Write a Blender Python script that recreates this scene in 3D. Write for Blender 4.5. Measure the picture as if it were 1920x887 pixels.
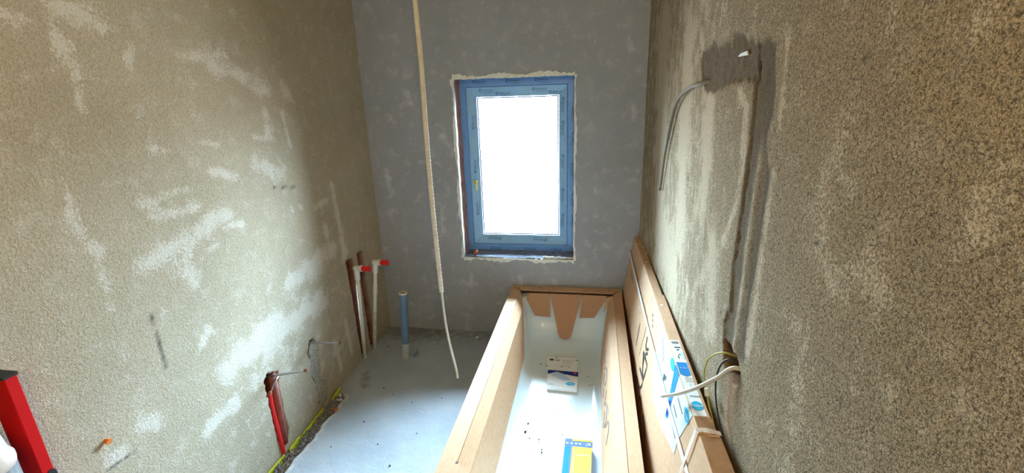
import bpy, bmesh, math, random
import numpy as np
from mathutils import Vector, Matrix

for o in list(bpy.data.objects):
    bpy.data.objects.remove(o)
SC = bpy.context.scene
COL = SC.collection
PI = math.pi

# ------------------------------------------------------------------ camera
CAM = Vector((1.5024, -3.0169, 1.6934))
F_PX, PITCH, YAW, ROLL = 883.87, 0.3020, 0.1778, -0.0339
fw = Vector((-math.sin(YAW) * math.cos(PITCH), math.cos(YAW) * math.cos(PITCH), -math.sin(PITCH)))
r0 = Vector((math.cos(YAW), math.sin(YAW), 0))
u0 = r0.cross(fw)
rt = r0 * math.cos(ROLL) + u0 * math.sin(ROLL)
up = -r0 * math.sin(ROLL) + u0 * math.cos(ROLL)
cd = bpy.data.cameras.new('camera')
cd.sensor_fit = 'HORIZONTAL'
cd.sensor_width = 36.0
cd.lens = F_PX / 1920 * 36.0
cd.clip_start = 0.02
cam = bpy.data.objects.new('camera', cd)
COL.objects.link(cam)
cam.matrix_world = Matrix(((rt.x, up.x, -fw.x, CAM.x), (rt.y, up.y, -fw.y, CAM.y), (rt.z, up.z, -fw.z, CAM.z), (0, 0, 0, 1)))
SC.camera = cam

# ------------------------------------------------------------------ sky, light, exposure
SKY_STRENGTH = 230.0
BULB_STRENGTH = 300.0
w = bpy.data.worlds.new('overcast_sky')
SC.world = w
w.use_nodes = True
nt = w.node_tree
nt.nodes.clear()
tc = nt.nodes.new('ShaderNodeTexCoord')
sep = nt.nodes.new('ShaderNodeSeparateXYZ')
nt.links.new(tc.outputs['Generated'], sep.inputs[0])
ramp = nt.nodes.new('ShaderNodeValToRGB')
mr = nt.nodes.new('ShaderNodeMapRange')
mr.inputs[1].default_value = -1
mr.inputs[2].default_value = 1
nt.links.new(sep.outputs[2], mr.inputs[0])
nt.links.new(mr.outputs[0], ramp.inputs[0])
ramp.color_ramp.elements[0].position = 0.49
ramp.color_ramp.elements[0].color = (0.10, 0.105, 0.11, 1)     # ground outside
ramp.color_ramp.elements[1].position = 0.505
ramp.color_ramp.elements[1].color = (0.22, 0.295, 0.36, 1)      # bright overcast
ze = ramp.color_ramp.elements.new(1.0)
ze.color = (0.60, 0.81, 1.0, 1)                                # zenith about three times the horizon
bg = nt.nodes.new('ShaderNodeBackground')
bg.inputs[1].default_value = SKY_STRENGTH
nt.links.new(ramp.outputs[0], bg.inputs[0])
wo = nt.nodes.new('ShaderNodeOutputWorld')
nt.links.new(bg.outputs[0], wo.inputs[0])
# light portal in the window opening (guides sampling of the sky, emits nothing)
pd = bpy.data.lights.new('window_portal', 'AREA')
pd.shape = 'RECTANGLE'
pd.size, pd.size_y = 0.60, 1.02
pd.cycles.is_portal = True
po = bpy.data.objects.new('window_portal', pd)
COL.objects.link(po)
po.location = (1.0, 0.225, 1.18)
po.rotation_euler = (-PI / 2, 0, 0)
vs = SC.view_settings
vs.view_transform = 'Standard'
vs.look = 'None'
vs.gamma = 1.0
vs.use_curve_mapping = False
vs.exposure = 0.50
SC.cycles.use_denoising = True
SC.cycles.max_bounces = 10
SC.cycles.diffuse_bounces = 7
SC.cycles.caustics_reflective = False
SC.cycles.caustics_refractive = False
SC.cycles.sample_clamp_indirect = 8.0

# ------------------------------------------------------------------ helpers
ORG = {}
rng = np.random.default_rng(7)
random.seed(7)


def tag(o, label=None, cat=None, group=None, kind=None):
    if label: o['label'] = label
    if cat: o['category'] = cat
    if group: o['group'] = group
    if kind: o['kind'] = kind
    return o


def empty(name, loc, label=None, cat=None, group=None, kind=None):
    o = bpy.data.objects.new(name, None)
    COL.objects.link(o)
    o.location = loc
    o.empty_display_size = 0.05
    ORG[o.name] = Vector(loc)
    return tag(o, label, cat, group, kind)


def link(name, me, mat, parent=None, org=None):
    """links a mesh whose vertices are in world coordinates"""
    if parent is not None:
        O = ORG[parent.name]
    else:
        O = Vector(org) if org is not None else Vector((0, 0, 0))
    me.transform(Matrix.Translation(-O))
    o = bpy.data.objects.new(name, me)
    COL.objects.link(o)
    if mat is not None and not me.materials:
        me.materials.append(mat)
    if parent is not None:
        o.parent = parent
    else:
        o.location = O
    ORG[o.name] = O
    return o


class MB:
    """collects simple shapes (world coordinates) into one mesh"""
    def __init__(s):
        s.v = []; s.f = []

    def add(s, vs, fs):
        n = len(s.v)
        s.v += [tuple(p) for p in vs]
        s.f += [tuple(i + n for i in f) for f in fs]
        return s

    def box(s, a, b):
        x0, y0, z0 = a; x1, y1, z1 = b
        return s.hexa([(x0, y0, z0), (x1, y0, z0), (x1, y1, z0), (x0, y1, z0), (x0, y0, z1), (x1, y0, z1), (x1, y1, z1), (x0, y1, z1)])

    def hexa(s, p):
        return s.add(p, [(3, 2, 1, 0), (4, 5, 6, 7), (0, 1, 5, 4), (1, 2, 6, 5), (2, 3, 7, 6), (3, 0, 4, 7)])

    def sheet(s, quad, off):
        """a thin slab: quad of 3D points (any polygon), thickened by vector off"""
        n = len(quad)
        off = Vector(off)
        a = [Vector(p) for p in quad]; b = [p + off for p in a]
        fs = [tuple(range(n)), tuple(range(2 * n - 1, n - 1, -1))]
        fs += [(i, i + n, (i + 1) % n + n, (i + 1) % n) for i in range(n)]
        return s.add(a + b, fs)

    def tube(s, pts, r, n=12, cap=True, ref=None):
        pts = [Vector(p) for p in pts]
        m = len(pts)
        rs = r if isinstance(r, (list, tuple)) else [r] * m
        t0 = (pts[1] - pts[0]).normalized()
        rf = Vector(ref) if ref else (Vector((0, 0, 1)) if abs(t0.z) < .9 else Vector((1, 0, 0)))
        nrm = (rf - t0 * rf.dot(t0)).normalized()
        V = []; Fs = []
        for i, p in enumerate(pts):
            t = (pts[min(i + 1, m - 1)] - pts[max(i - 1, 0)]).normalized()
            nrm = (nrm - t * nrm.dot(t)).normalized()
            b = t.cross(nrm)
            for k in range(n):
                a = 2 * PI * k / n
                V.append(p + (nrm * math.cos(a) + b * math.sin(a)) * rs[i])
        for i in range(m - 1):
            for k in range(n):
                k2 = (k + 1) % n
                Fs.append((i * n + k, i * n + k2, (i + 1) * n + k2, (i + 1) * n + k))
        if cap:
            Fs.append(tuple(range(n - 1, -1, -1)))
            Fs.append(tuple((m - 1) * n + k for k in range(n)))
        return s.add(V, Fs)

    def mesh(s, name, smooth=False, bevel=0):
        me = bpy.data.meshes.new(name)
        me.from_pydata(s.v, [], s.f)
        bm = bmesh.new(); bm.from_mesh(me)
        bmesh.ops.recalc_face_normals(bm, faces=bm.faces)
        if bevel:
            bmesh.ops.bevel(bm, geom=bm.edges[:], offset=bevel, segments=2, affect='EDGES', profile=.5)
        bm.to_mesh(me); bm.free()
        if smooth:
            me.polygons.foreach_set('use_smooth', [True] * len(me.polygons))
        return me

    def build(s, name, mat, parent=None, org=None, smooth=False, bevel=0):
        return link(name, s.mesh(name, smooth, bevel), mat, parent, org)


def spline(pts, n=8):
    """Catmull-Rom through 3D points"""
    P = [Vector(p) for p in pts]
    P = [P[0] * 2 - P[1]] + P + [P[-1] * 2 - P[-2]]
    out = []
    for i in range(1, len(P) - 2):
        for k in range(n):
            t = k / n
            a, b, c, d = P[i - 1:i + 3]
            out.append(.5 * ((2 * b) + (c - a) * t + (2 * a - 5 * b + 4 * c - d) * t * t + (3 * b - a - 3 * c + d) * t ** 3))
    out.append(P[-2])
    return out


# -------- numpy noise and polygons for the plaster surfaces
def _hash(ix, iy, seed):
    n = (ix * 374761393 + iy * 668265263 + seed * 1442695041) & 0xFFFFFFFF
    n = ((n ^ (n >> 13)) * 1274126177) & 0xFFFFFFFF
    return ((n ^ (n >> 16)) & 0xFFFF) / 65535.0


def vnoise(u, v, seed=0):
    iu = np.floor(u).astype(np.int64); iv = np.floor(v).astype(np.int64)
    fu = u - iu; fv = v - iv
    fu = fu * fu * (3 - 2 * fu); fv = fv * fv * (3 - 2 * fv)
    a = _hash(iu, iv, seed); b = _hash(iu + 1, iv, seed); c = _hash(iu, iv + 1, seed); d = _hash(iu + 1, iv + 1, seed)
    return (a * (1 - fu) + b * fu) * (1 - fv) + (c * (1 - fu) + d * fu) * fv


def fbm(u, v, oct=4, seed=0):
    s = 0; a = .5; t = 0
    for i in range(oct):
        s = s + a * vnoise(u * 2 ** i, v * 2 ** i, seed + i); t += a; a *= .5
    return s / t


def pdist(U, V, poly):
    """signed distance to polygon, negative inside"""
    P = np.array(poly, float)
    d2 = np.full(U.shape, 1e9); ins = np.zeros(U.shape, bool)
    for i in range(len(P)):
        a = P[i]; b = P[(i + 1) % len(P)]
        e = b - a
        t = np.clip(((U - a[0]) * e[0] + (V - a[1]) * e[1]) / (e @ e + 1e-12), 0, 1)
        d2 = np.minimum(d2, (U - a[0] - t * e[0]) ** 2 + (V - a[1] - t * e[1]) ** 2)
        c = ((a[1] > V) != (b[1] > V)) & (U < (b[0] - a[0]) * (V - a[1]) / (b[1] - a[1] + 1e-12) + a[0])
        ins ^= c
    d = np.sqrt(d2)
    return np.where(ins, -d, d)


def ldist(U, V, pts):
    d2 = np.full(U.shape, 1e9)
    for a, b in zip(pts[:-1], pts[1:]):
        a = np.array(a); e = np.array(b) - a
        t = np.clip(((U - a[0]) * e[0] + (V - a[1]) * e[1]) / (e @ e + 1e-12), 0, 1)
        d2 = np.minimum(d2, (U - a[0] - t * e[0]) ** 2 + (V - a[1] - t * e[1]) ** 2)
    return np.sqrt(d2)


def axis(segs):
    """non-uniform axis: [(start, end, step), ...] contiguous"""
    out = [segs[0][0]]
    for a, b, st in segs:
        n = max(1, round((b - a) / st))
        out += list(np.linspace(a, b, n + 1)[1:])
    return np.array(out)


def grid_mesh(name, us, vs_, fn, attrs=None, keep=None, flip=False):
    """fn(U,V)->X,Y,Z ; attrs: name->array ; keep: mask on face centres"""
    U, V = np.meshgrid(us, vs_, indexing='ij')
    X, Y, Z = fn(U, V)
    nu, nv = U.shape
    idx = np.arange(nu * nv).reshape(nu, nv)
    f = np.stack([idx[:-1, :-1], idx[1:, :-1], idx[1:, 1:], idx[:-1, 1:]], -1).reshape(-1, 4)
    if keep is not None:
        uc = (U[:-1, :-1] + U[1:, 1:]) / 2; vc = (V[:-1, :-1] + V[1:, 1:]) / 2
        f = f[keep(uc, vc).reshape(-1)]
    if flip:
        f = f[:, ::-1]
    co = np.stack([X, Y, Z], -1).reshape(-1, 3)
    used = np.zeros(len(co), bool); used[f.reshape(-1)] = True
    remap = np.cumsum(used) - 1
    co = co[used]; f = remap[f]
    me = bpy.data.meshes.new(name)
    me.vertices.add(len(co)); me.vertices.foreach_set('co', co.astype(np.float32).reshape(-1))
    me.loops.add(f.size); me.loops.foreach_set('vertex_index', f.astype(np.int32).reshape(-1))
    me.polygons.add(len(f)); me.polygons.foreach_set('loop_start', np.arange(0, f.size, 4, dtype=np.int32))
    me.polygons.foreach_set('use_smooth', np.ones(len(f), bool))
    me.update(calc_edges=True)
    if attrs:
        for k, a in attrs.items():
            at = me.attributes.new(k, 'FLOAT', 'POINT')
            at.data.foreach_set('value', a.reshape(-1)[used].astype(np.float32))
    return me


# ------------------------------------------------------------------ materials
def new_mat(name):
    m = bpy.data.materials.new(name)
    m.use_nodes = True
    n = m.node_tree
    b = n.nodes['Principled BSDF']
    return m, n, b


def nd(n, t, **kw):
    x = n.nodes.new(t)
    for k, v in kw.items():
        setattr(x, k, v)
    return x


def noise(n, scale, detail=4, rough=.55, coord=None, dist=0):
    x = nd(n, 'ShaderNodeTexNoise')
    x.inputs['Scale'].default_value = scale
    x.inputs['Detail'].default_value = detail
    x.inputs['Roughness'].default_value = rough
    x.inputs['Distortion'].default_value = dist
    if coord is not None:
        n.links.new(coord, x.inputs['Vector'])
    return x


def objco(n, sc=None):
    c = nd(n, 'ShaderNodeTexCoord')
    if sc is None:
        return c.outputs['Object']
    mp = nd(n, 'ShaderNodeMapping')
    mp.inputs['Scale'].default_value = sc
    n.links.new(c.outputs['Object'], mp.inputs[0])
    return mp.outputs[0]


def mix(n, fac, a, b, blend='MIX'):
    m = nd(n, 'ShaderNodeMix', data_type='RGBA', blend_type=blend)
    for s, v in ((m.inputs[0], fac), (m.inputs[6], a), (m.inputs[7], b)):
        if hasattr(v, 'links') or hasattr(v, 'is_linked'):
            n.links.new(v, s)
        else:
            s.default_value = v if not isinstance(v, tuple) or len(v) == 4 else (*v, 1)
    return m.outputs[2]


def mrange(n, v, a, b, c=0.0, d=1.0):
    m = nd(n, 'ShaderNodeMapRange')
    n.links.new(v, m.inputs[0])
    for i, x in enumerate((a, b, c, d)):
        m.inputs[i + 1].default_value = x
    return m.outputs[0]


def math_(n, op, a, b=0.0):
    m = nd(n, 'ShaderNodeMath', operation=op)
    for i, v in enumerate((a, b)):
        if hasattr(v, 'is_linked'):
            n.links.new(v, m.inputs[i])
        else:
            m.inputs[i].default_value = v
    return m.outputs[0]


def attr(n, name):
    a = nd(n, 'ShaderNodeAttribute', attribute_name=name)
    return a.outputs['Fac']


def bump(n, b, h, strength, dist):
    x = nd(n, 'ShaderNodeBump')
    x.inputs['Strength'].default_value = strength
    x.inputs['Distance'].default_value = dist
    n.links.new(h, x.inputs['Height'])
    n.links.new(x.outputs[0], b.inputs['Normal'])


def plain(name, col, rough=.6, var=.0, scale=40, bmp=0, metal=0, spec=.5, coat=0, co_scale=None):
    m, n, b = new_mat(name)
    b.inputs['Base Color'].default_value = (*col, 1)
    b.inputs['Roughness'].default_value = rough
    b.inputs['Metallic'].default_value = metal
    b.inputs['Specular IOR Level'].default_value = spec
    b.inputs['Coat Weight'].default_value = coat
    nz = noise(n, scale, 4, coord=objco(n, co_scale))
    v = max(var, .03)
    lo = tuple(c * (1 - v) for c in col); hi = tuple(min(1, c * (1 + v)) for c in col)
    n.links.new(mix(n, mrange(n, nz.outputs[0], .3, .7), lo, hi), b.inputs['Base Color'])
    if bmp:
        bump(n, b, nz.outputs[0], 1.0, bmp)
    return m


def plaster(name, base, pale, dark, grain=170, grain_depth=.0022, speck=.35, blotch=2.2):
    """sandy render coat: attributes scuff (pale rubbed spots and painted brightening), crack, brick, mortar, damp"""
    m, n, b = new_mat(name)
    co = objco(n)
    big = noise(n, blotch, 5, .6, co)
    mid = noise(n, 14, 5, .65, co, .4)
    fine = noise(n, grain, 3, .65, co, .6)
    grit = noise(n, grain * 2.6, 2, .6, co)
    c = mix(n, mrange(n, big.outputs[0], .35, .68), base, tuple(x * .84 for x in base))
    c = mix(n, mrange(n, mid.outputs[0], .52, .74, 0, .5), c, pale)
    # pale scuffs and painted brightening, broken up by the grain
    s = math_(n, 'ADD', attr(n, 'scuff_and_light'), mrange(n, mid.outputs[0], .3, .7, -.45, .45))
    s = math_(n, 'ADD', s, mrange(n, fine.outputs[0], .3, .7, -.35, .35))
    c = mix(n, mrange(n, s, .40, .85, 0, .80), c, pale)
    # dark grains
    rub = mrange(n, attr(n, 'scuff_and_light'), .2, .9, 1.0, .38)
    c = mix(n, math_(n, 'MULTIPLY', rub, mrange(n, fine.outputs[0], .60, .36, 0, speck)), c, dark)
    c = mix(n, mrange(n, grit.outputs[0], .52, .70, 0, speck * .8), c, pale)
    c = mix(n, math_(n, 'MULTIPLY', rub, mrange(n, grit.outputs[0], .46, .32, 0, speck * .7)), c, dark)
    c = mix(n, attr(n, 'dark_tone'), c, mix(n, mrange(n, fine.outputs[0], .3, .7), tuple(x * .20 for x in base), (base[0] * .46, base[1] * .45, base[2] * .44)))
    c = mix(n, attr(n, 'rust'), c, (.42, .20, .10))
    c = mix(n, attr(n, 'brick'), c, mix(n, mrange(n, mid.outputs[0], .35, .65), (.10, .028, .02), (.22, .06, .04)))
    c = mix(n, attr(n, 'crack'), c, (.05, .045, .04))
    n.links.new(c, b.inputs['Base Color'])
    b.inputs['Roughness'].default_value = .95
    b.inputs['Specular IOR Level'].default_value = .15
    h = math_(n, 'ADD', math_(n, 'MULTIPLY', fine.outputs[0], 1.0), math_(n, 'MULTIPLY', mid.outputs[0], 1.2))
    h = math_(n, 'ADD', h, math_(n, 'MULTIPLY', grit.outputs[0], .35))
    bump(n, b, h, 1.0, grain_depth)
    return m


M = {}
M['wall_l'] = plaster('plaster_left', (.50, .44, .335), (.66, .63, .57), (.22, .18, .11), 125, .0034, .42)
M['wall_r'] = plaster('plaster_right', (.42, .32, .20), (.68, .575, .43), (.09, .065, .035), 200, .0036, .95)
M['wall_f'] = plaster('plaster_far', (.42, .455, .53), (.62, .65, .72), (.23, .24, .28), 190, .0020, .28)
M['wall_n'] = plaster('plaster_near', (.50, .44, .33), (.66, .62, .55), (.22, .18, .12), 150, .002, .3)
M['ceil'] = plain('ceiling_plaster', (.55, .50, .40), .95, .06, 20, .001)
M['mortar'] = plain('fresh_mortar', (.27, .235, .185), .95, .35, 60, .006)
M['mortar_lt'] = plain('dry_mortar', (.34, .33, .29), .95, .25, 80, .004)
M['white_plaster'] = plain('white_gypsum', (.82, .86, .86), .9, .08, 60, .004)
M['foam'] = plain('white_foam_edge', (.85, .90, .90), .85, .1, 90, .005)
M['reveal'] = plain('brick_reveal', (.42, .20, .17), .9, .35, 25, .003)
M['film'] = plain('blue_film', (.19, .45, .98), .35, .08, 30, .0006)
M['film_dk'] = plain('blue_film_dark', (.12, .24, .62), .4, .12, 30, .0006)
M['film_ink'] = plain('film_print', (.05, .12, .35), .5)
M['gasket'] = plain('black_gasket', (.02, .02, .03), .6)
M['sill'] = plain('sill_mortar', (.20, .22, .30), .95, .4, 40, .006)
M['card'] = plain('cardboard', (.60, .385, .235), .8, .10, 30, .0004, spec=.25, co_scale=(6, 1, 3))
M['card_shade'] = plain('cardboard_shaded', (.45, .245, .145), .85, .10, 60, .0004, spec=.2, co_scale=(4, 1, 2))  # darker copy of the cardboard, shade painted into the far end flaps
M['card_edge'] = plain('cardboard_edge', (.74, .56, .38), .85, .1, 90)
M['acrylic'] = plain('white_acrylic', (.70, .81, .87), .18, .02, 3, 0, coat=.4)
M['paper'] = plain('white_paper', (.80, .84, .86), .8, .03, spec=.15)
M['blue_dk'] = plain('dark_blue_print', (.02, .04, .22), .8, .1, 8, spec=.15)
M['blue'] = plain('blue_print', (.02, .24, .62), .8, .15, 9, spec=.15)
M['cyan'] = plain('cyan_print', (.03, .42, .72), .8, .1, 20, spec=.15)
M['blue_gr'] = plain('greyblue_print', (.12, .20, .38), .8, .1, 9, spec=.15)
M['blue_lt'] = plain('pale_blue_print', (.50, .66, .88), .8, .1, 9, spec=.15)
M['red_pr'] = plain('red_print', (.75, .05, .12), .8, spec=.15)
M['yellow'] = plain('yellow_print', (.86, .60, .10), .8, .06, 30, spec=.15)
M['ink'] = plain('black_ink', (.015, .014, .014), .6)
M['ink_grey'] = plain('grey_ink', (.35, .36, .38), .6)
M['ink_blue'] = plain('blue_marker', (.10, .14, .34), .6)
M['strap'] = plain('white_strap', (.82, .80, .76), .4, .05)
M['tape'] = plain('brown_tape', (.36, .19, .09), .22, .15, 30, .0008)
M['clear_tape'] = plain('clear_tape', (.62, .50, .40), .12, .12, 60, .001)
M['pvc'] = plain('white_pvc', (.80, .82, .82), .35, .03)
M['pvc_grimy'] = plain('grimy_white_pvc', (.62, .62, .60), .5, .35, 60)
M['red'] = plain('red_plastic', (.80, .012, .015), .35, .05)
M['red_paint'] = plain('red_paint', (.56, .002, .004), .6, .06, 20, spec=.2)
M['black'] = plain('black_plastic', (.012, .012, .012), .5)
M['grey_pipe'] = plain('blue_grey_pipe', (.13, .22, .36), .35, .12, 20)
M['pipe_wrap'] = plain('dusty_wrap', (.42, .46, .50), .6, .25, 60, .001)
M['cream'] = plain('cream_plastic', (.74, .66, .50), .5, .05)
M['conduit'] = plain('corrugated_conduit', (.66, .62, .55), .5, .08, 40)
M['cable'] = plain('cable_sheath', (.60, .56, .48), .5, .1, 40)
M['cable_gr'] = plain('grey_cable_sheath', (.21, .18, .14), .85, .12, 40)
M['copper_end'] = plain('cut_wire_end', (.10, .08, .06), .6)
M['steel'] = plain('zinc_rod', (.42, .40, .40), .35, .15, 120, 0, metal=.9)
M['rust'] = plain('rusty_steel', (.20, .09, .06), .7, .3, 60, .001, metal=.3)
M['brown_pipe'] = plain('red_brown_pipe', (.30, .085, .065), .6, .25, 40, .0015)
M['red_sleeve'] = plain('red_sleeve', (.75, .01, .01), .5, .1, 30)
M['lime'] = plain('yellow_green_foam', (.62, .72, .03), .7, .12, 40, .001)
M['rubble'] = plain('grey_rubble', (.26, .26, .26), .95, .5, 60, .004)
M['stone'] = plain('pale_stone', (.55, .53, .50), .95, .3, 60, .004)
M['crumb'] = plain('dark_crumb', (.05, .045, .04), .95, .4, 90, .002)
M['orange'] = plain('orange_plastic', (.72, .20, .03), .5, .1)
M['grey_rib'] = plain('grey_ribbed_plastic', (.20, .21, .23), .5, .15, 20)
M['milk'] = plain('milky_plastic', (.60, .50, .45), .45, .2, 14)
M['wire_yg'] = plain('yellow_green_wire', (.42, .36, .04), .5, .1)
M['wire_bk'] = plain('black_wire', (.02, .018, .016), .5)
M['brick'] = plain('broken_brick', (.34, .12, .07), .95, .35, 50, .006)
m, n, b = new_mat('bulb_glow')
n.nodes.remove(b)
em = nd(n, 'ShaderNodeEmission')
em.inputs[0].default_value = (1.0, .68, .22, 1)
em.inputs[1].default_value = BULB_STRENGTH
n.links.new(em.outputs[0], n.nodes['Material Output'].inputs[0])
M['bulb'] = m
m, n, b = new_mat('window_glass')
n.nodes.remove(b)
tr = nd(n, 'ShaderNodeBsdfTransparent'); gl = nd(n, 'ShaderNodeBsdfGlossy'); fr = nd(n, 'ShaderNodeFresnel'); mx = nd(n, 'ShaderNodeMixShader')
gl.inputs['Roughness'].default_value = .02
tr.inputs[0].default_value = (.95, .98, .97, 1)
n.links.new(fr.outputs[0], mx.inputs[0]); n.links.new(tr.outputs[0], mx.inputs[1]); n.links.new(gl.outputs[0], mx.inputs[2])
n.links.new(mx.outputs[0], n.nodes['Material Output'].inputs[0])
M['glass'] = m
# concrete floor
m, n, b = new_mat('concrete_screed')
co = objco(n)
big = noise(n, 3.0, 6, .6, co); fine = noise(n, 220, 3, .6, co); mid = noise(n, 22, 5, .7, co, .5)
c = mix(n, mrange(n, big.outputs[0], .3, .7), (.34, .40, .47), (.48, .54, .61))
c = mix(n, mrange(n, mid.outputs[0], .35, .2, 0, .6), c, (.20, .21, .23))
c = mix(n, mrange(n, fine.outputs[0], .42, .25, 0, .5), c, (.18, .18, .19))
c = mix(n, mrange(n, math_(n, 'ADD', attr(n, 'dark_tone'), mrange(n, mid.outputs[0], .3, .7, -.3, .3)), .3, .8, 0, .8), c, (.17, .155, .14))
c = mix(n, mrange(n, math_(n, 'ADD', attr(n, 'scuff_and_light'), mrange(n, mid.outputs[0], .3, .7, -.3, .3)), .3, .7, 0, .9), c, (.62, .64, .66))
n.links.new(c, b.inputs['Base Color'])
b.inputs['Roughness'].default_value = .85
bump(n, b, math_(n, 'ADD', fine.outputs[0], mid.outputs[0]), 1.0, .003)
M['floor'] = m

# ------------------------------------------------------------------ the room shell
K = 0.045                       # the right wall opens out slightly towards the camera
Y0, H = -3.75, 2.62


def rwx(y):
    return 1.80 - K * y


# ---- floor
us = axis([(-.09, .16, .006), (.16, 1.0, .02), (1.0, 2.05, .07)])
vs_ = axis([(Y0, -1.75, .05), (-1.75, -.6, .008), (-.6, .02, .02)])
U, V = np.meshgrid(us, vs_, indexing='ij')
edge = .078 + .03 * (fbm(V * 14, V * 0 + 3, 3, 5) - .5) - np.clip((V + .86) * .9, 0, .09)
tr_in = 1 / (1 + np.exp((U - edge) / .004)) / (1 + np.exp((V + .80) / .006))
lip = np.exp(-((U - edge - .018) / .014) ** 2) / (1 + np.exp((V + .80) / .02))
fz = .006 * (fbm(U * 6, V * 6, 4, 1) - .5) - .030 * tr_in + .007 * lip * fbm(U * 60, V * 60, 3, 2)
patch = .012 * np.exp(-(((U - .14) / .07) ** 2 + ((V + .62) / .16) ** 2)) * fbm(U * 50, V * 50, 3, 4)
fz += patch
dark_tone = np.exp(-(((U - .2) / .5) ** 2 + ((V + .05) / .20) ** 2)) * .75 + np.exp(-(((U - .9) / .3) ** 2 + ((V + .03) / .13) ** 2)) * .5 + .35 * tr_in  # darker along the far wall and inside the trench
dark_tone = dark_tone + .7 * np.exp(-((ldist(U, V, [(.10, -.62), (.16, -.75)])) / .04) ** 2)
me = grid_mesh('floor', us, vs_, lambda u, v: (u, v, fz), dict(dark_tone=dark_tone, scuff_and_light=lip * .9))
tag(link('floor', me, M['floor']), 'dusty grey concrete screed floor', None, None, 'structure')
# ---- ceiling
tag(MB().box((-.15, Y0, H), (2.2, .3, H + .1)).build('ceiling', M['ceil']), 'plain plaster ceiling', None, None, 'structure')

# ---- left wall
SLOT_A = [(-.485, .709), (-.405, .70), (-.39, -.03), (-.448, -.03)]
SLOT_B = [(-.34, .706), (-.27, .694), (-.268, -.03), (-.326, -.03)]
CHASE1 = [(-1.332, .394), (-1.331, .422), (-1.307, .441), (-1.248, .411), (-1.26, .353), (-1.269, .249), (-1.258, .107), (-1.262, .062), (-1.304, .02), (-1.322, .06), (-1.331, .289)]
CHASE2 = [(-.968, .417), (-.933, .413), (-.901, .355), (-.92, .23), (-.929, .159), (-.879, .115), (-.895, .01), (-.942, .0), (-.973, .01), (-.972, .16), (-1.0, .248), (-.984, .321)]
us = axis([(Y0, -1.45, .014), (-1.45, -.20, .005), (-.20, .012, .012)])
vs_ = axis([(-.06, .78, .005), (.78, 2.1, .014), (2.1, H, .05)])
U, V = np.meshgrid(us, vs_, indexing='ij')
jag = (fbm(U * 45, V * 45, 3, 9) - .5) * .018
sA = pdist(U, V, SLOT_A) + jag * .7; sB = pdist(U, V, SLOT_B) + jag * .7
c1 = pdist(U, V, CHASE1) + jag; c2 = pdist(U, V, CHASE2) + jag


def ins(d, w=.003):
    return 1 / (1 + np.exp(np.clip(d / w, -40, 40)))


rough = fbm(U * 40, V * 40, 3, 21)
dep = .045 * ins(sA) + .045 * ins(sB) + .045 * ins(c1) + .018 * ins(c2)
dep = dep * (.75 + .5 * rough)
hole2 = ins(np.hypot(U + .955, V - .41) - .018 + jag)
dep = np.maximum(dep, .03 * hole2)
dep += .003 * (fbm(U * 3, V * 3, 3, 31) - .5)
brick = np.clip(ins(sA - .004) + ins(sB - .004) + ins(c1 - .003), 0, 1)
L_SC = [([(-1.807, 1.876), (-1.792, 1.806)], .03), ([(-1.792, 1.806), (-1.802, 1.671)], .018), ([(-1.911, 1.491), (-1.914, 1.421)], .012),
        ([(-1.92, 1.399), (-1.905, 1.296)], .022), ([(-1.9, 1.286), (-1.88, 1.244)], .03), ([(-1.889, 1.213), (-1.89, 1.068)], .018),
        ([(-1.41, 1.543), (-1.308, 1.517)], .014), ([(-1.608, 1.537), (-1.557, 1.527)], .014), ([(-1.097, 1.533), (-.957, 1.502)], .02),
        ([(-.993, 1.62), (-.991, 1.523)], .035), ([(-1.028, 1.737), (-.946, 1.721)], .035), ([(-.826, 1.749), (-.795, 1.712)], .04),
        ([(-.87, 1.626), (-.845, 1.456)], .018), ([(-1.117, 1.405), (-.943, 1.338)], .05), ([(-1.69, 1.377), (-1.65, 1.359)], .03),
        ([(-1.622, 1.381), (-1.508, 1.376)], .02), ([(-1.663, 1.314), (-1.481, 1.298)], .026), ([(-1.377, 1.425), (-1.257, 1.382)], .025),
        ([(-1.373, 1.191), (-1.269, 1.173)], .018), ([(-1.478, 1.123), (-1.421, 1.126)], .02), ([(-1.595, 1.121), (-1.58, 1.029)], .045),
        ([(-1.394, 1.85), (-1.179, 1.863)], .03), ([(-1.274, 1.828), (-1.012, 1.772)], .035), ([(-1.782, 1.962), (-1.687, 1.925)], .05),
        ([(-1.928, 1.922), (-1.888, 1.915)], .02), ([(-.921, 1.172), (-.912, 1.14)], .018), ([(-.855, 1.148), (-.84, 1.133)], .018),
        ([(-.727, 1.11), (-.603, 1.126)], .025), ([(-.818, .594), (-1.343, .614)], .06), ([(-1.032, .797), (-.624, .844)], .06),
        ([(-1.529, .437), (-1.664, .437)], .04), ([(-1.908, .635), (-1.866, .623)], .05), ([(-2.037, .598), (-1.989, .607)], .03),
        ([(-1.602, .789), (-1.567, .817)], .025), ([(-1.615, 1.813), (-1.591, 1.864)], .02), ([(-1.511, .61), (-1.176, .662)], .06),
        ([(-.52, 1.2), (-.50, .75)], .03), ([(-.66, 1.0), (-.64, .8)], .025), ([(-.75, .3), (-.72, .1)], .02), ([(-.6, .35), (-.58, .12)], .02),
        ([(-1.75, 1.16), (-1.35, 1.24)], .05)]
scuff_and_light = np.zeros_like(U)
for pts, wd in L_SC:
    scuff_and_light = np.maximum(scuff_and_light, np.exp(-(ldist(U, V, pts) / wd) ** 2) * .85)
scuff_and_light += .75 * np.clip(1.1 - np.abs(V - .45) / .6, 0, 1) * np.clip((U + 1.9) / .6, 0, 1) * fbm(U * 5 + V * 2.5, V * 9, 4, 77)  # pale scuffing, raised to paint window brightness into the lower wall
crack = np.zeros_like(U)
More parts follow.
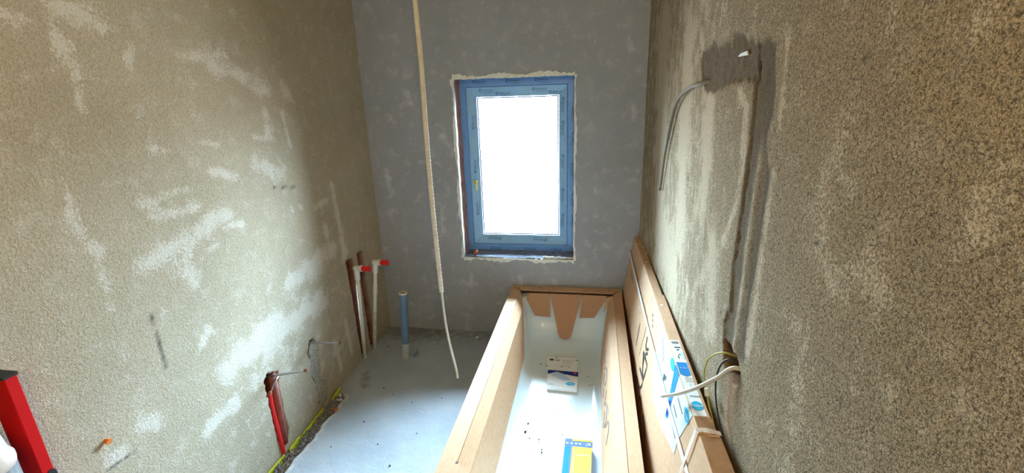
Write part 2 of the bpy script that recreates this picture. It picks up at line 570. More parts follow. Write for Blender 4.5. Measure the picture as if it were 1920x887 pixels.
for pts, wd in [([(-1.772, .994), (-1.77, .906), (-1.776, .78)], .007), ([(-2.059, .583), (-1.952, .574)], .005), ([(-1.71, .419), (-1.708, .332)], .004), ([(-1.027, 1.284), (-.835, 1.25)], .004)]:
    crack = np.maximum(crack, np.exp(-(ldist(U, V, pts) / wd) ** 2) * np.clip(fbm(U * 60, V * 40, 3, 8) * 2.2 - .5, 0, 1))
crack = np.maximum(crack, .85 * hole2)
me = grid_mesh('wall_left', us, vs_, lambda u, v: (-dep, u, v), dict(scuff_and_light=scuff_and_light, brick=brick, crack=crack, rust=U * 0, dark_tone=.9 * ins(c2)))
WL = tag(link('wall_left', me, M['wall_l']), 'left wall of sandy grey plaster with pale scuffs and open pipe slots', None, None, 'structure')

# ---- right wall
PATCH_T = [(-1.214, 1.773), (-1.233, 1.797), (-1.312, 1.797), (-1.365, 1.819), (-1.414, 1.789), (-1.454, 1.797), (-1.517, 1.801), (-1.542, 1.783), (-1.558, 1.815), (-1.609, 1.814), (-1.657, 1.789), (-1.702, 1.788), (-1.73, 1.769), (-1.761, 1.696), (-1.726, 1.694), (-1.584, 1.696), (-1.468, 1.678), (-1.416, 1.667), (-1.323, 1.669), (-1.251, 1.703)]
CHASE_R = [(-1.735, 1.775), (-1.797, 1.781), (-1.837, 1.767), (-1.866, 1.662), (-1.861, 1.605), (-1.85, 1.563), (-1.889, 1.502), (-1.894, 1.467), (-1.891, 1.353), (-1.883, 1.243), (-1.875, 1.155), (-1.878, 1.067), (-1.89, 1.016), (-1.832, .992), (-1.742, .98), (-1.714, 1.033), (-1.75, 1.101), (-1.732, 1.212), (-1.744, 1.308), (-1.75, 1.452), (-1.757, 1.546), (-1.75, 1.622), (-1.751, 1.684)]
RIDGE = [(-1.835, 1.56), (-1.83, 1.481), (-1.826, 1.388), (-1.819, 1.303), (-1.818, 1.187), (-1.815, 1.094), (-1.812, 1.0)]
HOLE_R = [(-1.738, .982), (-1.779, .99), (-1.851, .99), (-1.873, .97), (-1.873, .945), (-1.853, .928), (-1.819, .921), (-1.782, .919), (-1.755, .927)]
us = axis([(Y0, -2.75, .05), (-2.75, -1.95, .012), (-1.95, -1.20, .0045), (-1.20, .015, .015)])
vs_ = axis([(-.06, .60, .04), (.60, .88, .01), (.88, 1.86, .0045), (1.86, 2.1, .015), (2.1, H, .05)])
U, V = np.meshgrid(us, vs_, indexing='ij')
jag = (fbm(U * 60, V * 40, 3, 19) - .5) * .02
pT = pdist(U, V, PATCH_T) + jag; cR = pdist(U, V, CHASE_R) + jag * .8; hR = pdist(U, V, HOLE_R) + jag * .4
rg = ldist(U, V, RIDGE)
streak = fbm(U * 70, V * 9, 4, 44)
dep = .006 * ins(pT) * (.4 + 1.2 * fbm(U * 30, V * 30, 3, 46)) + ins(cR) * (.006 + .004 * (fbm(U * 40, V * 40, 3, 45) - .5))
dep -= ins(cR) * .0055 * np.exp(-(rg / .022) ** 2) * np.clip((1.58 - V) / .06, 0, 1)
dep += .07 * ins(hR, .002) * (.8 + .4 * fbm(U * 40, V * 40, 2, 48))
dep += .004 * (fbm(U * 3, V * 3, 3, 61) - .5) + .0012 * (streak - .5)
R_SC = [([(-1.636, 1.671), (-1.709, 1.633), (-1.733, 1.503), (-1.70, 1.368), (-1.63, 1.25)], .02), ([(-1.70, 1.64), (-1.72, 1.40)], .02),
        ([(-1.366, 1.637), (-1.396, 1.454), (-1.389, 1.273)], .05), ([(-1.905, 1.773), (-1.915, 1.60)], .014), ([(-2.13, 1.606), (-2.15, 1.473), (-2.14, 1.395)], .045),
        ([(-2.244, 1.355), (-2.15, 1.40)], .04), ([(-2.133, 1.236), (-2.17, 1.12), (-2.166, .9)], .05), ([(-.47, 1.934), (-.64, 1.022), (-1.0, .884)], .13),
        ([(-2.281, 1.424), (-2.324, 1.408)], .04), ([(-2.451, 1.58), (-2.457, 1.54)], .03), ([(-2.356, 1.74), (-2.418, 1.743)], .02),
        ([(-1.0, 1.9), (-1.1, 1.1)], .08), ([(-1.92, 1.5), (-1.91, 1.05)], .02), ([(-1.55, 1.2), (-1.60, .95)], .08)]
scuff_and_light = np.zeros_like(U)
for pts, wd in R_SC:
    scuff_and_light = np.maximum(scuff_and_light, np.exp(-(ldist(U, V, pts) / wd) ** 2) * (.42 if pts[0][0] < -1.95 else .75))
scuff_and_light += 1.0 * np.clip((U + 1.78) / .5, 0, 1) * streak  # streaks turn paler from the chase towards the far wall
scuff_and_light += .12 * (fbm(U * 7, V * 4, 4, 70) - .4)
scuff_and_light *= (1 - ins(cR)) * (1 - ins(pT))
scuff_and_light += ins(cR) * np.exp(-(rg / .020) ** 2) * .55 * np.clip((1.58 - V) / .06, 0, 1)
dark_tone = np.clip(ins(pT - .003) * .95 + ins(cR - .007) * (1 - .9 * np.exp(-(rg / .024) ** 2) * np.clip((1.58 - V) / .06, 0, 1)), 0, 1)  # darker over the patch and chase, weaker along the ridge
rust = .55 * np.exp(-((ldist(U, V, [(-1.83, .917), (-1.835, .80), (-1.85, .70)])) / .035) ** 2) * np.clip(streak * 1.6 - .2, 0, 1)
crack = np.exp(-(np.hypot(U + 1.851, V - 1.563) / .008) ** 2) + np.exp(-(ldist(U, V, [(-1.738, 1.78), (-1.742, 1.72), (-1.75, 1.69)]) / .004) ** 2) * .8
for k in range(26):
    cu, cv = rng.uniform(-2.2, -.6), rng.uniform(.9, 1.9)
    crack = np.maximum(crack, np.exp(-(np.hypot(U - cu, (V - cv) * .7) / rng.uniform(.003, .005)) ** 2))
me = grid_mesh('wall_right', us, vs_, lambda u, v: (rwx(u) + dep, u, v), dict(scuff_and_light=scuff_and_light, brick=ins(hR - .003), crack=np.clip(crack, 0, 1), rust=rust, dark_tone=dark_tone), flip=True)
WR = tag(link('wall_right', me, M['wall_r']), 'right wall of rough brown plaster with a mortared cable chase', None, None, 'structure')

# ---- far wall with the window opening
WX0, WX1, WZ0, WZ1 = .613, 1.379, .578, 1.768
us = np.unique(np.concatenate([axis([(-.012, WX0, .02)]), axis([(WX0, WX1, .02)]), axis([(WX1, 1.83, .02)])]))
vs_ = np.unique(np.concatenate([axis([(-.06, WZ0, .02)]), axis([(WZ0, WZ1, .02)]), axis([(WZ1, H, .03)])]))
U, V = np.meshgrid(us, vs_, indexing='ij')
inw = ((U > WX0 - .001) & (U < WX1 + .001) & (V > WZ0 - .001) & (V < WZ1 + .001))
dep = np.where(inw, 0, .004 * (fbm(U * 4, V * 4, 3, 81) - .5))
scuff_and_light = .30 * fbm(U * 9, V * 3, 4, 82)
for pts, wd in [([(.52, 1.42), (.56, 1.36)], .03), ([(.48, .95), (.47, .75)], .02), ([(.66, .45), (.64, .35)], .02), ([(.30, 1.7), (.32, 1.62)], .03), ([(1.68, 1.95), (1.70, 1.9)], .03), ([(.4, .62), (.41, .5)], .02), ([(1.0, .45), (1.02, .30)], .03), ([(1.72, 1.6), (1.74, 1.5)], .03), ([(.10, 1.2), (.12, 1.05)], .03)]:
    scuff_and_light = np.maximum(scuff_and_light, np.exp(-(ldist(U, V, pts) / wd) ** 2) * .75)
crack = np.exp(-(np.hypot((U - .47), (V - 1.5) * 2) / .012) ** 2) * .5
me = grid_mesh('wall_far', us, vs_, lambda u, v: (u, dep, v), dict(scuff_and_light=scuff_and_light, brick=U * 0, crack=crack, rust=U * 0, dark_tone=U * 0),
               keep=lambda u, v: ~((u > WX0) & (u < WX1) & (v > WZ0) & (v < WZ1)), flip=False)
WF = tag(link('wall_far', me, M['wall_f']), 'far wall of grey plaster around the small window', None, None, 'structure')
# masonry behind the plaster around the opening (thickness of the wall)
T = .30
for nm, a, b_ in [('masonry', (-.3, .004, -.06), (WX0, T, H)), ('masonry', (WX1, .004, -.06), (2.2, T, H)), ('masonry', (WX0, .004, -.06), (WX1, T, WZ0)), ('masonry', (WX0, .004, WZ1), (WX1, T, H))]:
    MB().box(a, b_).build(nm, M['reveal'], WF)
# irregular pale plaster lips round the opening
def lip_strip(p0, p1, outdir, wmin, wmax, seed, name='plaster_lip', depth=.03):
    n = 46
    mb = MB()
    p0, p1, od = Vector(p0), Vector(p1), Vector(outdir)
    rr = random.Random(seed)
    A, B = [], []
    ph = rr.uniform(0, 9)
    for i in range(n + 1):
        t = i / n
        w_ = wmin + (wmax - wmin) * max(0, min(1, .5 + .45 * math.sin(t * 17 + ph) + rr.uniform(-.35, .35)))
        a = p0.lerp(p1, t)
        A.append(a - od * rr.uniform(.001, .006)); B.append(a + od * w_)
    V_, F_ = [], []
    for i in range(n + 1):
        for p, yy in ((A[i], depth), (A[i], -.006 - rr.uniform(0, .004)), (B[i], -.004), (B[i], .002)):
            V_.append((p.x, yy, p.z))
    for i in range(n):
        for k in range(3):
            F_.append((i * 4 + k, i * 4 + k + 1, i * 4 + k + 5, i * 4 + k + 4))
    mb.add(V_, F_)
    return mb.build(name, M['foam'], WF, smooth=False)
lip_strip((WX0, 0, WZ1), (WX1, 0, WZ1), (0, 0, 1), .010, .030, 1)
lip_strip((WX0, 0, WZ0), (WX0, 0, WZ1), (-1, 0, 0), .003, .020, 2)
lip_strip((WX1, 0, WZ0), (WX1, 0, WZ1), (1, 0, 0), .003, .016, 3)
lip_strip((WX0, 0, WZ0), (WX1, 0, WZ0), (0, 0, -1), .006, .030, 4)
# near wall behind the camera
tag(MB().box((-.3, Y0 - .12, -.06), (2.4, Y0, H)).build('wall_near', M['wall_n']), 'plaster wall behind the viewpoint', None, None, 'structure')

# ------------------------------------------------------------------ window
YF = .15
W1 = empty('window_1', (1.0, YF, WZ0), 'small window with blue protective film on its frame', None, None, 'structure')
FX0, FX1, FZ0, FZ1 = .604, 1.386, .574, 1.774
fwid = .048
bx0, bx1, bz0, bz1 = .654, 1.326, .633, 1.717
gx0, gx1, gz0, gz1 = bx0 + .062, bx1 - .058, bz0 + .060, bz1 - .066
YG = YF + .045    # glass plane
def ring(x0, x1, z0, z1, y0, X0, X1, Z0, Z1, y1, mat, name, thick=.0):
    """four mitred members between an outer and an inner rectangle"""
    O = [(x0, y0, z0), (x1, y0, z0), (x1, y0, z1), (x0, y0, z1)]
    I = [(X0, y1, Z0), (X1, y1, Z0), (X1, y1, Z1), (X0, y1, Z1)]
    objs = []
    for i, nm in enumerate(('bottom', 'right', 'top', 'left')):
        j = (i + 1) % 4
        q = [O[i], O[j], I[j], I[i]]
        mb = MB().sheet(q, (0, thick, 0))
        objs.append(mb.build(name, mat, W1, bevel=.0012))
    return objs
fr = ring(FX0, FX1, FZ0, FZ1, YF, bx0 - .002, bx1 + .002, bz0 - .002, bz1 + .002, YF - .002, M['film'], 'frame_member', .07)
M['film_lit'] = plain('blue_film_lit', (.32, .62, 1.0), .35, .06, 30, .0006)  # same film as the frame, tinted lighter to paint its lit look
bd = ring(bx0 - .006, bx1 + .006, bz0 - .006, bz1 + .006, YF + .003, gx0, gx1, gz0, gz1, YG - .006, M['film_lit'], 'glazing_bead', .02)
ring(gx0 + .001, gx1 - .001, gz0 + .001, gz1 - .001, YG - .003, gx0 + .010, gx1 - .010, gz0 + .010, gz1 - .010, YG - .001, M['film_dk'], 'gasket_strip', .004)
ring(bx0 - .0015, bx1 + .0015, bz0 - .0015, bz1 + .0015, YF - .0028, bx0 + .0035, bx1 - .0035, bz0 + .0035, bz1 - .0035, YF - .0022, M['film_dk'], 'joint_seal', .006)
MB().box((gx0 - .01, YG + .004, gz0 - .01), (gx1 + .01, YG + .010, gz1 + .01)).build('glass_pane', M['glass'], W1)


def text_mesh(s, size, frame, mat, name, parent, lift=.0006, bold=0.0):
    """frame: (origin, xdir, ydir) in world; flat lettering lying on that plane"""
    cu = bpy.data.curves.new('lettering', 'FONT')
    cu.body = s; cu.size = size; cu.align_x = 'CENTER'; cu.align_y = 'CENTER'; cu.offset = bold
    cu.resolution_u = 3
    to = bpy.data.objects.new('lettering', cu)
    COL.objects.link(to)
    dg = bpy.context.evaluated_depsgraph_get()
    me_ = bpy.data.meshes.new_from_object(to.evaluated_get(dg))
    bpy.data.objects.remove(to)
    o_, x_, y_ = (Vector(v) for v in frame)
    x_.normalize(); y_ = (y_ - x_ * y_.dot(x_)).normalized(); z_ = x_.cross(y_)
    me_.transform(Matrix(((x_.x, y_.x, z_.x, o_.x + z_.x * lift), (x_.y, y_.y, z_.y, o_.y + z_.y * lift), (x_.z, y_.z, z_.z, o_.z + z_.z * lift), (0, 0, 0, 1))))
    me_.materials.clear()
    return link(name, me_, mat, parent)


def disc_ring(o_, x_, y_, r_out, r_in, mat, name, parent, n=16, a0=.3, a1=5.6, sy=1.0):
    o_, x_, y_ = Vector(o_), Vector(x_).normalized(), Vector(y_).normalized()
    V_, F_ = [], []
    for i in range(n + 1):
        a = a0 + (a1 - a0) * i / n
        d = x_ * math.cos(a) + y_ * math.sin(a) * sy
        V_ += [o_ + d * r_out, o_ + d * r_in]
    for i in range(n):
        F_.append((2 * i, 2 * i + 2, 2 * i + 3, 2 * i + 1))
    return MB().add(V_, F_).build(name, mat, parent)


def film_print(parent, pos, xd, yd, size):
    pos = Vector(pos); xd = Vector(xd).normalized(); yd = Vector(yd).normalized()
    nrm = xd.cross(yd).normalized()
    pos = pos + nrm * .0012
    text_mesh('GEALAN', size, (pos, xd, yd), M['film_ink'], 'film_print', parent)
    disc_ring(pos - xd * size * 2.45 + nrm * .0006, xd, yd, size * .55, size * .33, M['film_ink'], 'film_logo', parent)
    MB().sheet([pos - xd * size * 1.6 - yd * size * .75, pos + xd * size * 1.9 - yd * size * .75, pos + xd * size * 1.9 - yd * size * .85, pos - xd * size * 1.6 - yd * size * .85], nrm * .0005).build('film_line', M['film_ink'], parent)


# bead slopes: direction across each member
sl_t = Vector((0, YG - .006 - YF - .004, gz1 - bz1 + .002)); sl_b = Vector((0, YG - .006 - YF - .004, gz0 - bz0 - .002))
sl_r = Vector((gx1 - bx1 + .002, YG - .006 - YF - .004, 0)); sl_l = Vector((gx0 - bx0 - .002, YG - .006 - YF - .004, 0))
X = Vector((1, 0, 0)); Z = Vector((0, 0, 1))
bt = Vector((0, YF + .004, bz1 - .002)); bb = Vector((0, YF + .004, bz0 + .002)); br = Vector((bx1 - .002, YF + .004, 0)); bl = Vector((bx0 + .002, YF + .004, 0))
for xx, t in ((.80, .34), (.91, .66), (1.155, .34), (1.262, .68)):
    film_print(bd[2], bt + sl_t * t + X * xx, X, -sl_t, .020)
for xx, t in ((.79, .55), (1.12, .5)):
    film_print(bd[0], bb + sl_b * t + X * xx, -X, -sl_b, .020)
for zz in (1.58, 1.43, 1.21, .98, .80):
    film_print(bd[1], br + sl_r * .5 + Z * zz, -Z, -sl_r, .019)
for zz in (1.5, 1.2, .9):
    film_print(bd[3], bl + sl_l * .5 + Z * zz, Z, -sl_l, .019)
for xx in (.76, .98, 1.17):
    film_print(fr[2], (xx, YF - .002, FZ1 - .026), X, Z, .018)
for xx in (.80, 1.05, 1.24):
    film_print(fr[0], (xx, YF - .002, FZ0 + .026), -X, -Z, .016)
for zz in (1.52, 1.36, 1.16, .95, .80):
    film_print(fr[1], (FX1 - .022, YF - .002, zz), -Z, X, .018)
# rough mortar bed on the sill
us = axis([(WX0 + .003, WX1 - .003, .012)]); vs_ = axis([(0.0, YF, .010)])
U, V = np.meshgrid(us, vs_, indexing='ij')
zz = WZ0 + .003 + .012 * fbm(U * 30, V * 30, 3, 90) + .02 * np.clip(V - .09, 0, 1)
me = grid_mesh('sill_mortar', us, vs_, lambda u, v: (u, v, zz))
link('sill_mortar', me, M['sill'], WF)
# white gypsum lump lying on the sill edge
lump = MB()
for k in range(9):
    x = 1.17 + k * .022
    lump.tube([(x, .006, WZ0 + .013), (x + .03, .004 + .006 * math.sin(k * 2), WZ0 + .014 + .004 * math.cos(k * 3))], [.010 - .0006 * k, .007 - .0004 * k], 7)
tag(lump.build('plaster_lump', M['foam'], None, (1.25, .005, WZ0), smooth=True), 'ragged white plaster lump on the window sill edge', 'plaster')
pg = empty('wall_peg', (.66, YF, 1.06), 'small yellow plastic peg stuck on the left window frame', 'peg')
MB().tube([(.690, YF + .002, 1.085), (.700, YF - .030, 1.03)], [.006, .003], 8).build('shank', M['yellow'], pg)
MB().tube([(.688, YF + .003, 1.09), (.690, YF - .004, 1.083)], [.014, .012], 10).build('head', M['yellow'], pg)
pg2 = MB().tube([(.68, .05, WZ0 + .016), (.70, .045, WZ0 + .036)], [.012, .009], 7).build('foam_crumb', M['orange'], None, (.69, .047, WZ0 + .016))
tag(pg2, 'orange crumb of foam lying on the window sill', 'crumb')

# ------------------------------------------------------------------ bathtub in its carton
TX0, TX1, TY0, TY1, TH = .957, 1.698, -1.87, -.02, .383
tb = empty('bathtub', (1.33, -.9, .01), 'white acrylic bathtub lying in its opened cardboard carton', 'bathtub')
# basin: lofted rounded rectangles
def rrect(x0, x1, y0, y1, r, z, n=6):
    out = []
    for cx, cy, a0 in ((x1 - r, y1 - r, 0), (x0 + r, y1 - r, PI / 2), (x0 + r, y0 + r, PI), (x1 - r, y0 + r, 1.5 * PI)):
        for k in range(n + 1):
            a = a0 + PI / 2 * k / n
            out.append((cx + r * math.cos(a), cy + r * math.sin(a), z))
    return out
prof = [(TX0 + .02, TX1 - .02, TY0 + .03, TY1 - .02, .02, .330), (TX0 + .02, TX1 - .02, TY0 + .03, TY1 - .02, .02, .352), (1.04, 1.625, -1.77, -.085, .07, .355), (1.055, 1.61, -1.755, -.10, .075, .345),
        (1.08, 1.59, -1.71, -.125, .09, .22), (1.10, 1.575, -1.66, -.165, .10, .12), (1.118, 1.562, -1.62, -.215, .10, .082), (1.14, 1.545, -1.58, -.295, .10, .064), (1.175, 1.515, -1.44, -.34, .09, .058), (1.25, 1.44, -1.30, -.5, .06, .055)]
V_, F_ = [], []
N = 28
for p in prof:
    V_ += rrect(*p)
for i in range(len(prof) - 1):
    for k in range(N):
        k2 = (k + 1) % N
        F_.append((i * N + k, i * N + k2, (i + 1) * N + k2, (i + 1) * N + k))
F_.append(tuple((len(prof) - 1) * N + k for k in range(N)))
basin = MB().add(V_, F_).build('basin', M['acrylic'], tb, smooth=True)
disc_ring((1.34, -1.36, .0575), (1, 0, 0), (0, 1, 0), .032, .0, M['steel'], 'drain', tb, 18, 0, 2 * PI)
for sx in (1.12, 1.50):
    for sy in (-1.45, -.35):
        MB().tube([(sx + .02, sy, .012), (sx + .02, sy, .045)], .018, 10).build('foot', M['black'], tb)

tcn = empty('tub_carton', (1.33, -.9, 0), 'long open cardboard carton holding the white bathtub', 'carton')
C_ = M['card']
th = .006
MB().box((TX0, TY0, 0), (TX0 + th, TY1, TH)).build('side_panel', C_, tcn)
MB().box((TX1 - th, TY0, 0), (TX1, TY1, TH)).build('side_panel', C_, tcn)
MB().box((TX0 + th, TY1 - th, 0), (TX1 - th, TY1, TH)).build('end_panel', C_, tcn)
MB().box((TX0 + th, TY0, 0), (TX1 - th, TY0 + th, TH)).build('end_panel', C_, tcn)
MB().box((TX0 + th, TY0 + th, .001), (TX1 - th, TY1 - th, .006)).build('base_panel', C_, tcn)
# rim: top flaps folded over, a slanting fold and the inner flap hanging into the tub
def flap(name, poly, off, mat=C_):
    return MB().sheet(poly, off).build(name, mat, tcn)
zt = TH
flap('rim_flap', [(TX0, TY0, zt), (TX0, TY1, zt), (1.024, TY1 - .085, zt), (1.024, -1.664, zt), (1.13, -1.745, zt), (1.13, TY0, zt)], (0, 0, .004))
flap('rim_flap', [(TX1, TY0, zt), (TX1, TY1, zt - .001), (1.645, TY1 - .095, zt), (1.645, -1.70, zt), (1.60, -1.76, zt), (1.60, TY0, zt)], (0, 0, .004))
flap('rim_flap', [(TX0, TY1, zt + .001), (TX1, TY1, zt + .001), (1.64, TY1 - .078, zt + .001), (1.03, TY1 - .075, zt + .001)], (0, 0, .004))
flap('rim_flap', [(1.12, TY0, zt - .005), (1.61, TY0, zt - .005), (1.61, -1.77, zt - .005), (1.12, -1.77, zt - .005)], (0, 0, .004))
flap('fold_flap', [(1.024, -1.72, zt - .001), (1.024, -.105, zt - .001), (1.062, -.26, zt - .045), (1.066, -1.72, zt - .05)], (.003, 0, .003))
flap('fold_flap', [(1.645, -1.72, zt - .001), (1.645, -.12, zt - .001), (1.608, -.20, zt - .035), (1.604, -1.72, zt - .045)], (-.003, 0, .003))
CI = M['card_shade']
flap('inner_flap', [(1.066, -1.72, zt - .05), (1.062, -.275, zt - .045), (1.080, -.365, .24), (1.100, -.52, .125), (1.104, -1.68, .105)], (.004, 0, 0), M['card'])
flap('inner_flap', [(1.604, -1.72, zt - .045), (1.608, -.23, zt - .035), (1.590, -.30, .26), (1.567, -.50, .125), (1.564, -1.58, .11)], (-.004, 0, 0))
# far end: two side flaps and the rounded tongue, hanging down inside
yA = TY1 - .095
def fp(x, z):
    return (x, yA - (zt - z) * .36, z)
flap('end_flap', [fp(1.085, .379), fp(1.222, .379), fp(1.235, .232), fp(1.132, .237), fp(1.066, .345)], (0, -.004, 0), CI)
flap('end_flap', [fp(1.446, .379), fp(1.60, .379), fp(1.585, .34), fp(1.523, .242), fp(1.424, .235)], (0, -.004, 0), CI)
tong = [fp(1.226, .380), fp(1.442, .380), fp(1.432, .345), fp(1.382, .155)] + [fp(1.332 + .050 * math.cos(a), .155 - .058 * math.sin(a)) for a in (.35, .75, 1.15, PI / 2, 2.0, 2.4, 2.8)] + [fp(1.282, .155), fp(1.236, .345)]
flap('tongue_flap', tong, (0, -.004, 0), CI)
flap('corner_flap', [(1.643, -.122, zt + .002), (1.598, -.155, zt - .002), (1.582, -.20, .30), (1.612, -.185, .335)], (-.002, -.003, 0), C_)
flap('near_flap', [(1.12, -1.766, zt), (1.61, -1.766, zt), (1.59, -1.745, .22), (1.09, -1.745, .22)], (0, .004, 0), C_)
MB().box((1.020, -1.670, zt + .0035), (1.029, -1.660, zt + .005)).build('tear_mark', M['ink'], tcn)
# blue handwriting along the right inner flap
def rf(y, t):       # t 0 top .. 1 bottom of right inner flap
    a = Vector((1.6035, y, zt - .043)); b2 = Vector((1.565, y, .118))
    p = a.lerp(b2, t); return p + Vector((-.0056, 0, 0))
strokes = [[(-.62, .30), (-.66, .45), (-.72, .40)], [(-.72, .55), (-.80, .30), (-.88, .28), (-.90, .45), (-.84, .60), (-.78, .50)], [(-.88, .62), (-.93, .72)], [(-.98, .35), (-1.02, .60), (-1.06, .40)],
           [(-1.06, .62), (-1.14, .75), (-1.16, .50), (-1.10, .32), (-1.18, .28)], [(-1.18, .62), (-1.22, .30), (-1.28, .34), (-1.30, .58)]]
for s in strokes:
    pts = spline([rf(*p) for p in s], 5)
    MB().tube(pts, .0012, 5).build('handwriting', M['ink_blue'], tcn)
# staples and specks on the far rim
for x, y in ((1.00, -.06), (1.15, -.05), (1.45, -.075), (1.61, -.05)):
    MB().box((x, y, zt + .0045), (x + .016, y + .003, zt + .0065)).build('staple', M['ink'], tcn)

# things lying in the tub
ZB = .061
sh = empty('paper_sheet', (1.325, -.46, ZB), 'white printed sheet lying in the tub behind the blue booklet', 'paper')
def lay(mb, x0, x1, y0, y1, z, t):
    return mb.box((x0, y0, z), (x1, y1, z + t))
lay(MB(), 1.235, 1.425, -.545, -.39, .066, .0012).build('sheet', M['paper'], sh)
lay(MB(), 1.250, 1.275, -.435, -.415, .0672, .0004).build('print_block', M['ink'], sh)
lay(MB(), 1.282, 1.315, -.435, -.420, .0672, .0004).build('print_block', M['ink_grey'], sh)
for k in range(4):
    lay(MB(), 1.33, 1.41 - .01 * k, -.425 - .022 * k, -.421 - .022 * k, .0672, .0004).build('print_line', M['ink_grey'], sh)
bk = empty('booklet', (1.335, -.64, ZB), 'thin white booklet box with dark blue roof print in the tub', 'booklet')
zb = ZB + .012
MB().hexa([(1.262, -.728, ZB - .001), (1.432, -.735, ZB - .001), (1.434, -.55, ZB - .001), (1.250, -.545, ZB - .001), (1.262, -.728, zb), (1.432, -.735, zb), (1.434, -.55, zb), (1.250, -.545, zb)]).build('booklet_body', M['paper'], bk)
def top(poly, mat, name, lift=.0006, parent=bk, z=None):
    z = zb if z is None else z
    return MB().sheet([(x, y, z + .0002) for x, y in poly], (0, 0, lift)).build(name, mat, parent)
top([(1.252, -.548), (1.433, -.553), (1.433, -.60), (1.352, -.583), (1.307, -.561), (1.255, -.592)], M['blue_dk'], 'roof_print')
top([(1.307, -.5615), (1.352, -.584), (1.395, -.640), (1.355, -.650), (1.270, -.600)], M['blue_lt'], 'house_print')
top([(1.405, -.560), (1.422, -.560), (1.422, -.574), (1.405, -.574)], M['red_pr'], 'red_mark', .0012)
top([(1.392 + .026 * math.cos(a), -.675 + .017 * math.sin(a)) for a in np.linspace(0, 2 * PI, 18, endpoint=False)], M['cyan'], 'oval_logo')
text_mesh('kolpa', .016, ((1.392, -.675, zb + .0012), (1, 0, 0), (0, 1, 0)), M['paper'], 'logo_lettering', bk)
top([(1.266, -.687), (1.300, -.688), (1.300, -.692), (1.266, -.691)], M['ink_grey'], 'small_print')
ZB = .068
ad = empty('product_box', (1.45, -1.23, ZB), 'flat blue box with a yellow panel lying in the tub', 'box')
za = ZB + .045
def pb(x, y):            # local frame of the product box: x across, y away
    o_ = Vector((1.393, -1.165, 0)); ex = Vector((1, .015, 0)).normalized(); ey = Vector((.02, 1, 0)).normalized()
    return o_ + ex * x + ey * y
BW, BL = .128, -.27
q = [pb(0, BL), pb(BW, BL), pb(BW, 0), pb(0, 0)]
MB().hexa([(p.x, p.y, ZB - .002) for p in q] + [(p.x, p.y, za) for p in q]).build('box_body', M['blue_gr'], ad, bevel=.0015)
def tp(poly, mat, name, lift=.0005):
    P = [pb(*p) for p in poly]
    return MB().sheet([(p.x, p.y, za + .0002) for p in P], (0, 0, lift)).build(name, mat, ad)
tp([(.034, -.004), (BW - .003, -.004), (BW - .003, -.014), (.034, -.014)], M['yellow'], 'yellow_band')
tp([(.036, -.052), (BW - .003, -.052), (BW - .003, BL + .01), (.036, BL + .01)], M['yellow'], 'yellow_panel')
tp([(.004, -.052), (.026, -.052), (.026, BL + .01), (.004, BL + .01)], M['blue'], 'blue_panel')
tp([(.046, -.07), (.048, -.07), (.048, BL + .03), (.046, BL + .03)], M['ink_grey'], 'fine_line', .0009)
for k, x in enumerate((.012, .032, .052, .070)):
    c_ = pb(x, -.032)
    disc_ring((c_.x, c_.y, za + .0012), (1, 0, 0), (0, 1, 0), .0055, .0 if k == 2 else .003, M['paper'], 'icon', ad, 10, 0, 2 * PI)
c_ = pb(.112, -.033)
text_mesh('X', .022, ((c_.x, c_.y, za + .0008), (1, .015, 0), (0, 1, 0)), M['paper'], 'cross_mark', ad, bold=.0008)
tp([(.098, -.022), (.0995, -.022), (.0995, -.044), (.098, -.044)], M['paper'], 'divider_line', .0009)
tp([(.055, -.10), (.11, -.10), (.11, -.104), (.055, -.104)], M['ink_grey'], 'fine_line', .0009)

ZB = .061
def blob(c, r, seed, sq=(1, 1, .7)):
    rr = random.Random(seed)
    bm = bmesh.new()
    bmesh.ops.create_icosphere(bm, subdivisions=1, radius=1)
    for v in bm.verts:
        k = r * rr.uniform(.65, 1.15)
        v.co = Vector((v.co.x * k * sq[0] + c[0], v.co.y * k * sq[1] + c[1], v.co.z * k * sq[2] + c[2]))
    me_ = bpy.data.meshes.new('blob')
    bm.to_mesh(me_); bm.free()
    return me_
crumbs = [(1.195, -1.02, .006), (1.19, -1.085, .007), (1.215, -1.125, .004), (1.262, -1.13, .005), (1.262, -1.155, .003), (1.285, -1.11, .003), (1.284, -1.195, .005), (1.285, -1.215, .004),
          (1.345, -.90, .003), (1.50, -.66, .003), (1.515, -.645, .003), (1.20, -.77, .003), (1.375, -1.08, .003), (1.225, -.99, .002), (1.24, -.50, .004), (1.33, -.50, .004), (1.375, -.505, .003), (1.29, -.40, .004), (1.42, -.42, .004), (1.49, -.57, .003), (1.30, -1.03, .002), (1.40, -.82, .002), (1.20, -.47, .004), (1.25, -1.06, .002)]
for i, (x, y, rad) in enumerate(crumbs):
    onp = (1.235 < x < 1.425 and -.545 < y < -.39)
    tag(link('debris_crumb', blob((x, y, (.0675 if onp else .0575) + rad * .6), rad * 1.3, 100 + i), M['crumb'], None, (x, y, ZB)), 'small dark crumb of debris in the white tub', 'crumb', 'debris crumbs in the tub')

